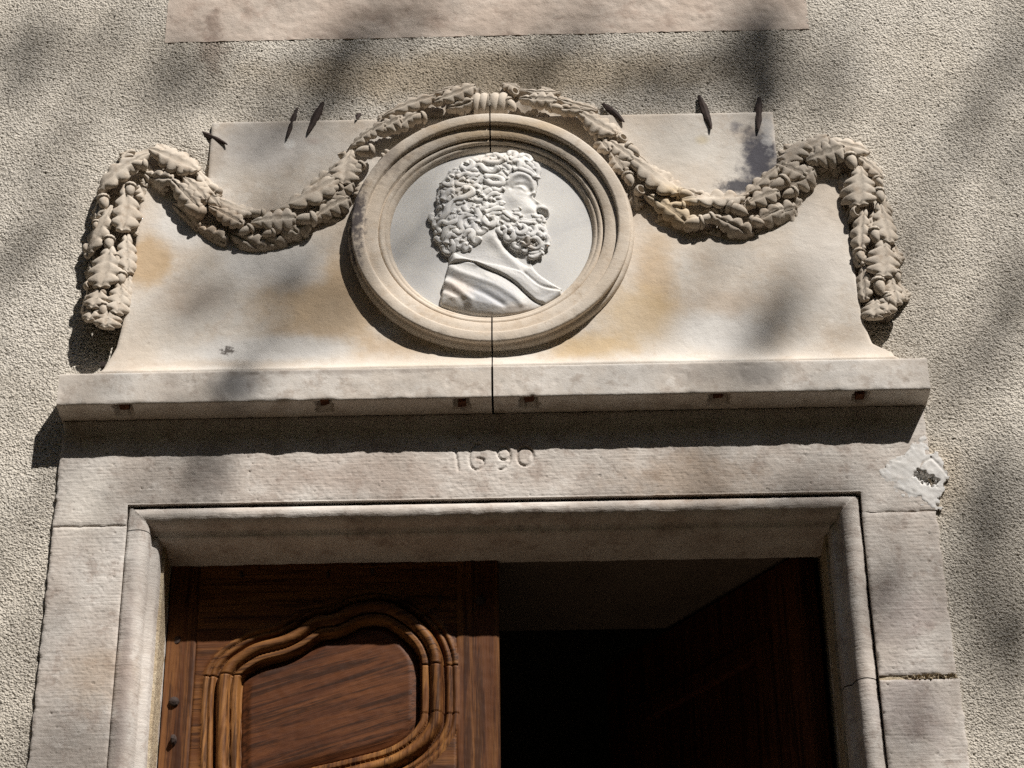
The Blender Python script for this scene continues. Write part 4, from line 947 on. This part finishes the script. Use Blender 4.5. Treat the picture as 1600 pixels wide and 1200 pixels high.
# ------------------------------------------------------------------ the tree across the yard whose leaves dapple the wall
TC = np.array([0, 0, 0.1])+SUND*13.4
tree = empty('plane_tree', (TC[0]+.9, TC[1]-.9, GND), 'tall leafy tree across the yard that dapples the doorway with shade', 'tree')
DAP = [ # blotches of shade: centre, half sizes in photo pixels, tilt, cover
 (528, 108, 28, 100, 22, .9), (1196, 95, 36, 100, -3, .95), (1125, 100, 80, 42, 0, .65), (950, 110, 150, 48, 0, .5), (700, 105, 150, 42, 0, .45), (380, 115, 120, 60, 0, .42), (200, 60, 150, 60, 0, .38), (60, 80, 80, 60, 0, .2), (60, 330, 80, 130, 0, .32), (150, 170, 60, 60, 0, .25),
 (1290, 120, 45, 80, 0, .45), (1480, 190, 70, 80, 0, .22), (1600, 80, 50, 130, 0, .5), (1420, 330, 60, 110, 0, .35), (1500, 520, 90, 120, 0, .2), (1575, 880, 70, 150, 0, .5), (1500, 740, 60, 60, 0, .45), (1595, 400, 30, 140, 0, .45),
 (470, 470, 85, 55, 20, .74), (305, 490, 60, 45, 0, .55), (1210, 470, 36, 105, 10, .78), (1175, 590, 42, 36, 0, .72), (1150, 740, 36, 45, 0, .72), (1300, 750, 110, 45, 0, .5), (330, 745, 34, 50, 0, .68), (375, 605, 48, 40, 0, .72), (600, 745, 120, 20, 0, .2),
 (470, 230, 90, 60, 10, .5), (410, 345, 80, 45, 0, .45), (560, 340, 28, 110, 0, .5), (645, 190, 60, 30, 0, .4), (1230, 260, 40, 50, 0, .5), (560, 25, 30, 40, 20, .8), (640, 15, 120, 30, 0, .55), (930, 15, 120, 25, 0, .45), (340, 20, 60, 30, 0, .2), (1190, 20, 34, 30, 0, .8),
 (640, 355, 34, 95, 0, .5), (140, 1150, 80, 60, 0, .55), (1410, 930, 60, 90, 0, .35), (1430, 1120, 60, 60, 0, .35), (1150, 795, 180, 18, 0, .6)]
pts = []
LA = .5*.085*.06*.62
for cx_, cy_, rx, ry, tilt, cov in DAP:
    area = math.pi*(rx*.00137)*(ry*.0016)*.95
    n = int(-math.log(1-cov)*area/LA)
    for _ in range(n):
        a = random.random()*2*math.pi; q = math.sqrt(random.random()); u, v = q*math.cos(a)*rx*1.1, q*math.sin(a)*ry*1.1
        tl = math.radians(tilt); P = at(cx_+u*math.cos(tl)+v*math.sin(tl)*-1, cy_+u*math.sin(tl)+v*math.cos(tl), -.01)
        pts.append(P+SUND*random.uniform(12.4, 14.4))
for _ in range(120):
    P = at(random.uniform(-60, 1660), random.uniform(-60, 1260), -.01); pts.append(P+SUND*random.uniform(12.4, 14.4))
# leaves outside the light that reaches the doorway
for _ in range(5200):
    v = rng.normal(size=3); v /= np.linalg.norm(v); P = TC+np.array([.5, -.6, .1])+v*np.array([2.9, 2.6, 2.4])*rng.random()**.4
    s = P-SUND*(P[1]/SUND[1])                                       # foot of the sun ray on the wall
    if -1.75 < s[0] < 1.85 and -1.5 < s[2] < 1.7: continue
    pts.append(P)
V = []; F = []
for P in pts:
    a = rng.normal(size=3); a /= np.linalg.norm(a); b = np.cross(a, rng.normal(size=3)); b /= np.linalg.norm(b)
    L, w = random.uniform(.065, .1), random.uniform(.045, .07); k = len(V)
    V += [P-a*L/2, P+b*w/2-a*L*.1, P+a*L/2, P-b*w/2-a*L*.1]; F.append((k, k+1, k+2, k+3))
o = part('crown', V, F, M['leaf'], tree, False); tag(o, kind='stuff')
def limb(p, r0, r1, n=8):
    P = spline(p, 14); V = []; F = []
    for i in range(14):
        r = r0+(r1-r0)*i/13; T = P[min(i+1, 13)]-P[max(i-1, 0)]; T /= np.linalg.norm(T); s = np.cross(T, [0.3, .9, .1]); s /= np.linalg.norm(s); q = np.cross(T, s)
        V += [P[i]+r*(s*math.cos(2*math.pi*k/n)+q*math.sin(2*math.pi*k/n)) for k in range(n)]
    F = [(i*n+k, i*n+(k+1) % n, (i+1)*n+(k+1) % n, (i+1)*n+k) for i in range(13) for k in range(n)]
    return V, F
tb = np.array([TC[0]+.9, TC[1]-.9, GND]); tm = np.array([TC[0]+1.6, TC[1]-2.2, 4.0])
part('trunk', *limb([tb, tb+np.array([.2, -.4, 3.5]), tm+np.array([.1, 0, 1.])], .24, .14), M['bark'], tree)
for e in ((2.4, -1.0, 1.2), (-.2, -2.4, 1.5), (1.5, -2.6, 2.6), (2.6, .5, .4)):
    part('branch', *limb([tm, tm+(TC+np.array(e)-tm)*.5+np.array([0, 0, .3]), TC+np.array(e)], .10, .025), M['bark'], tree)
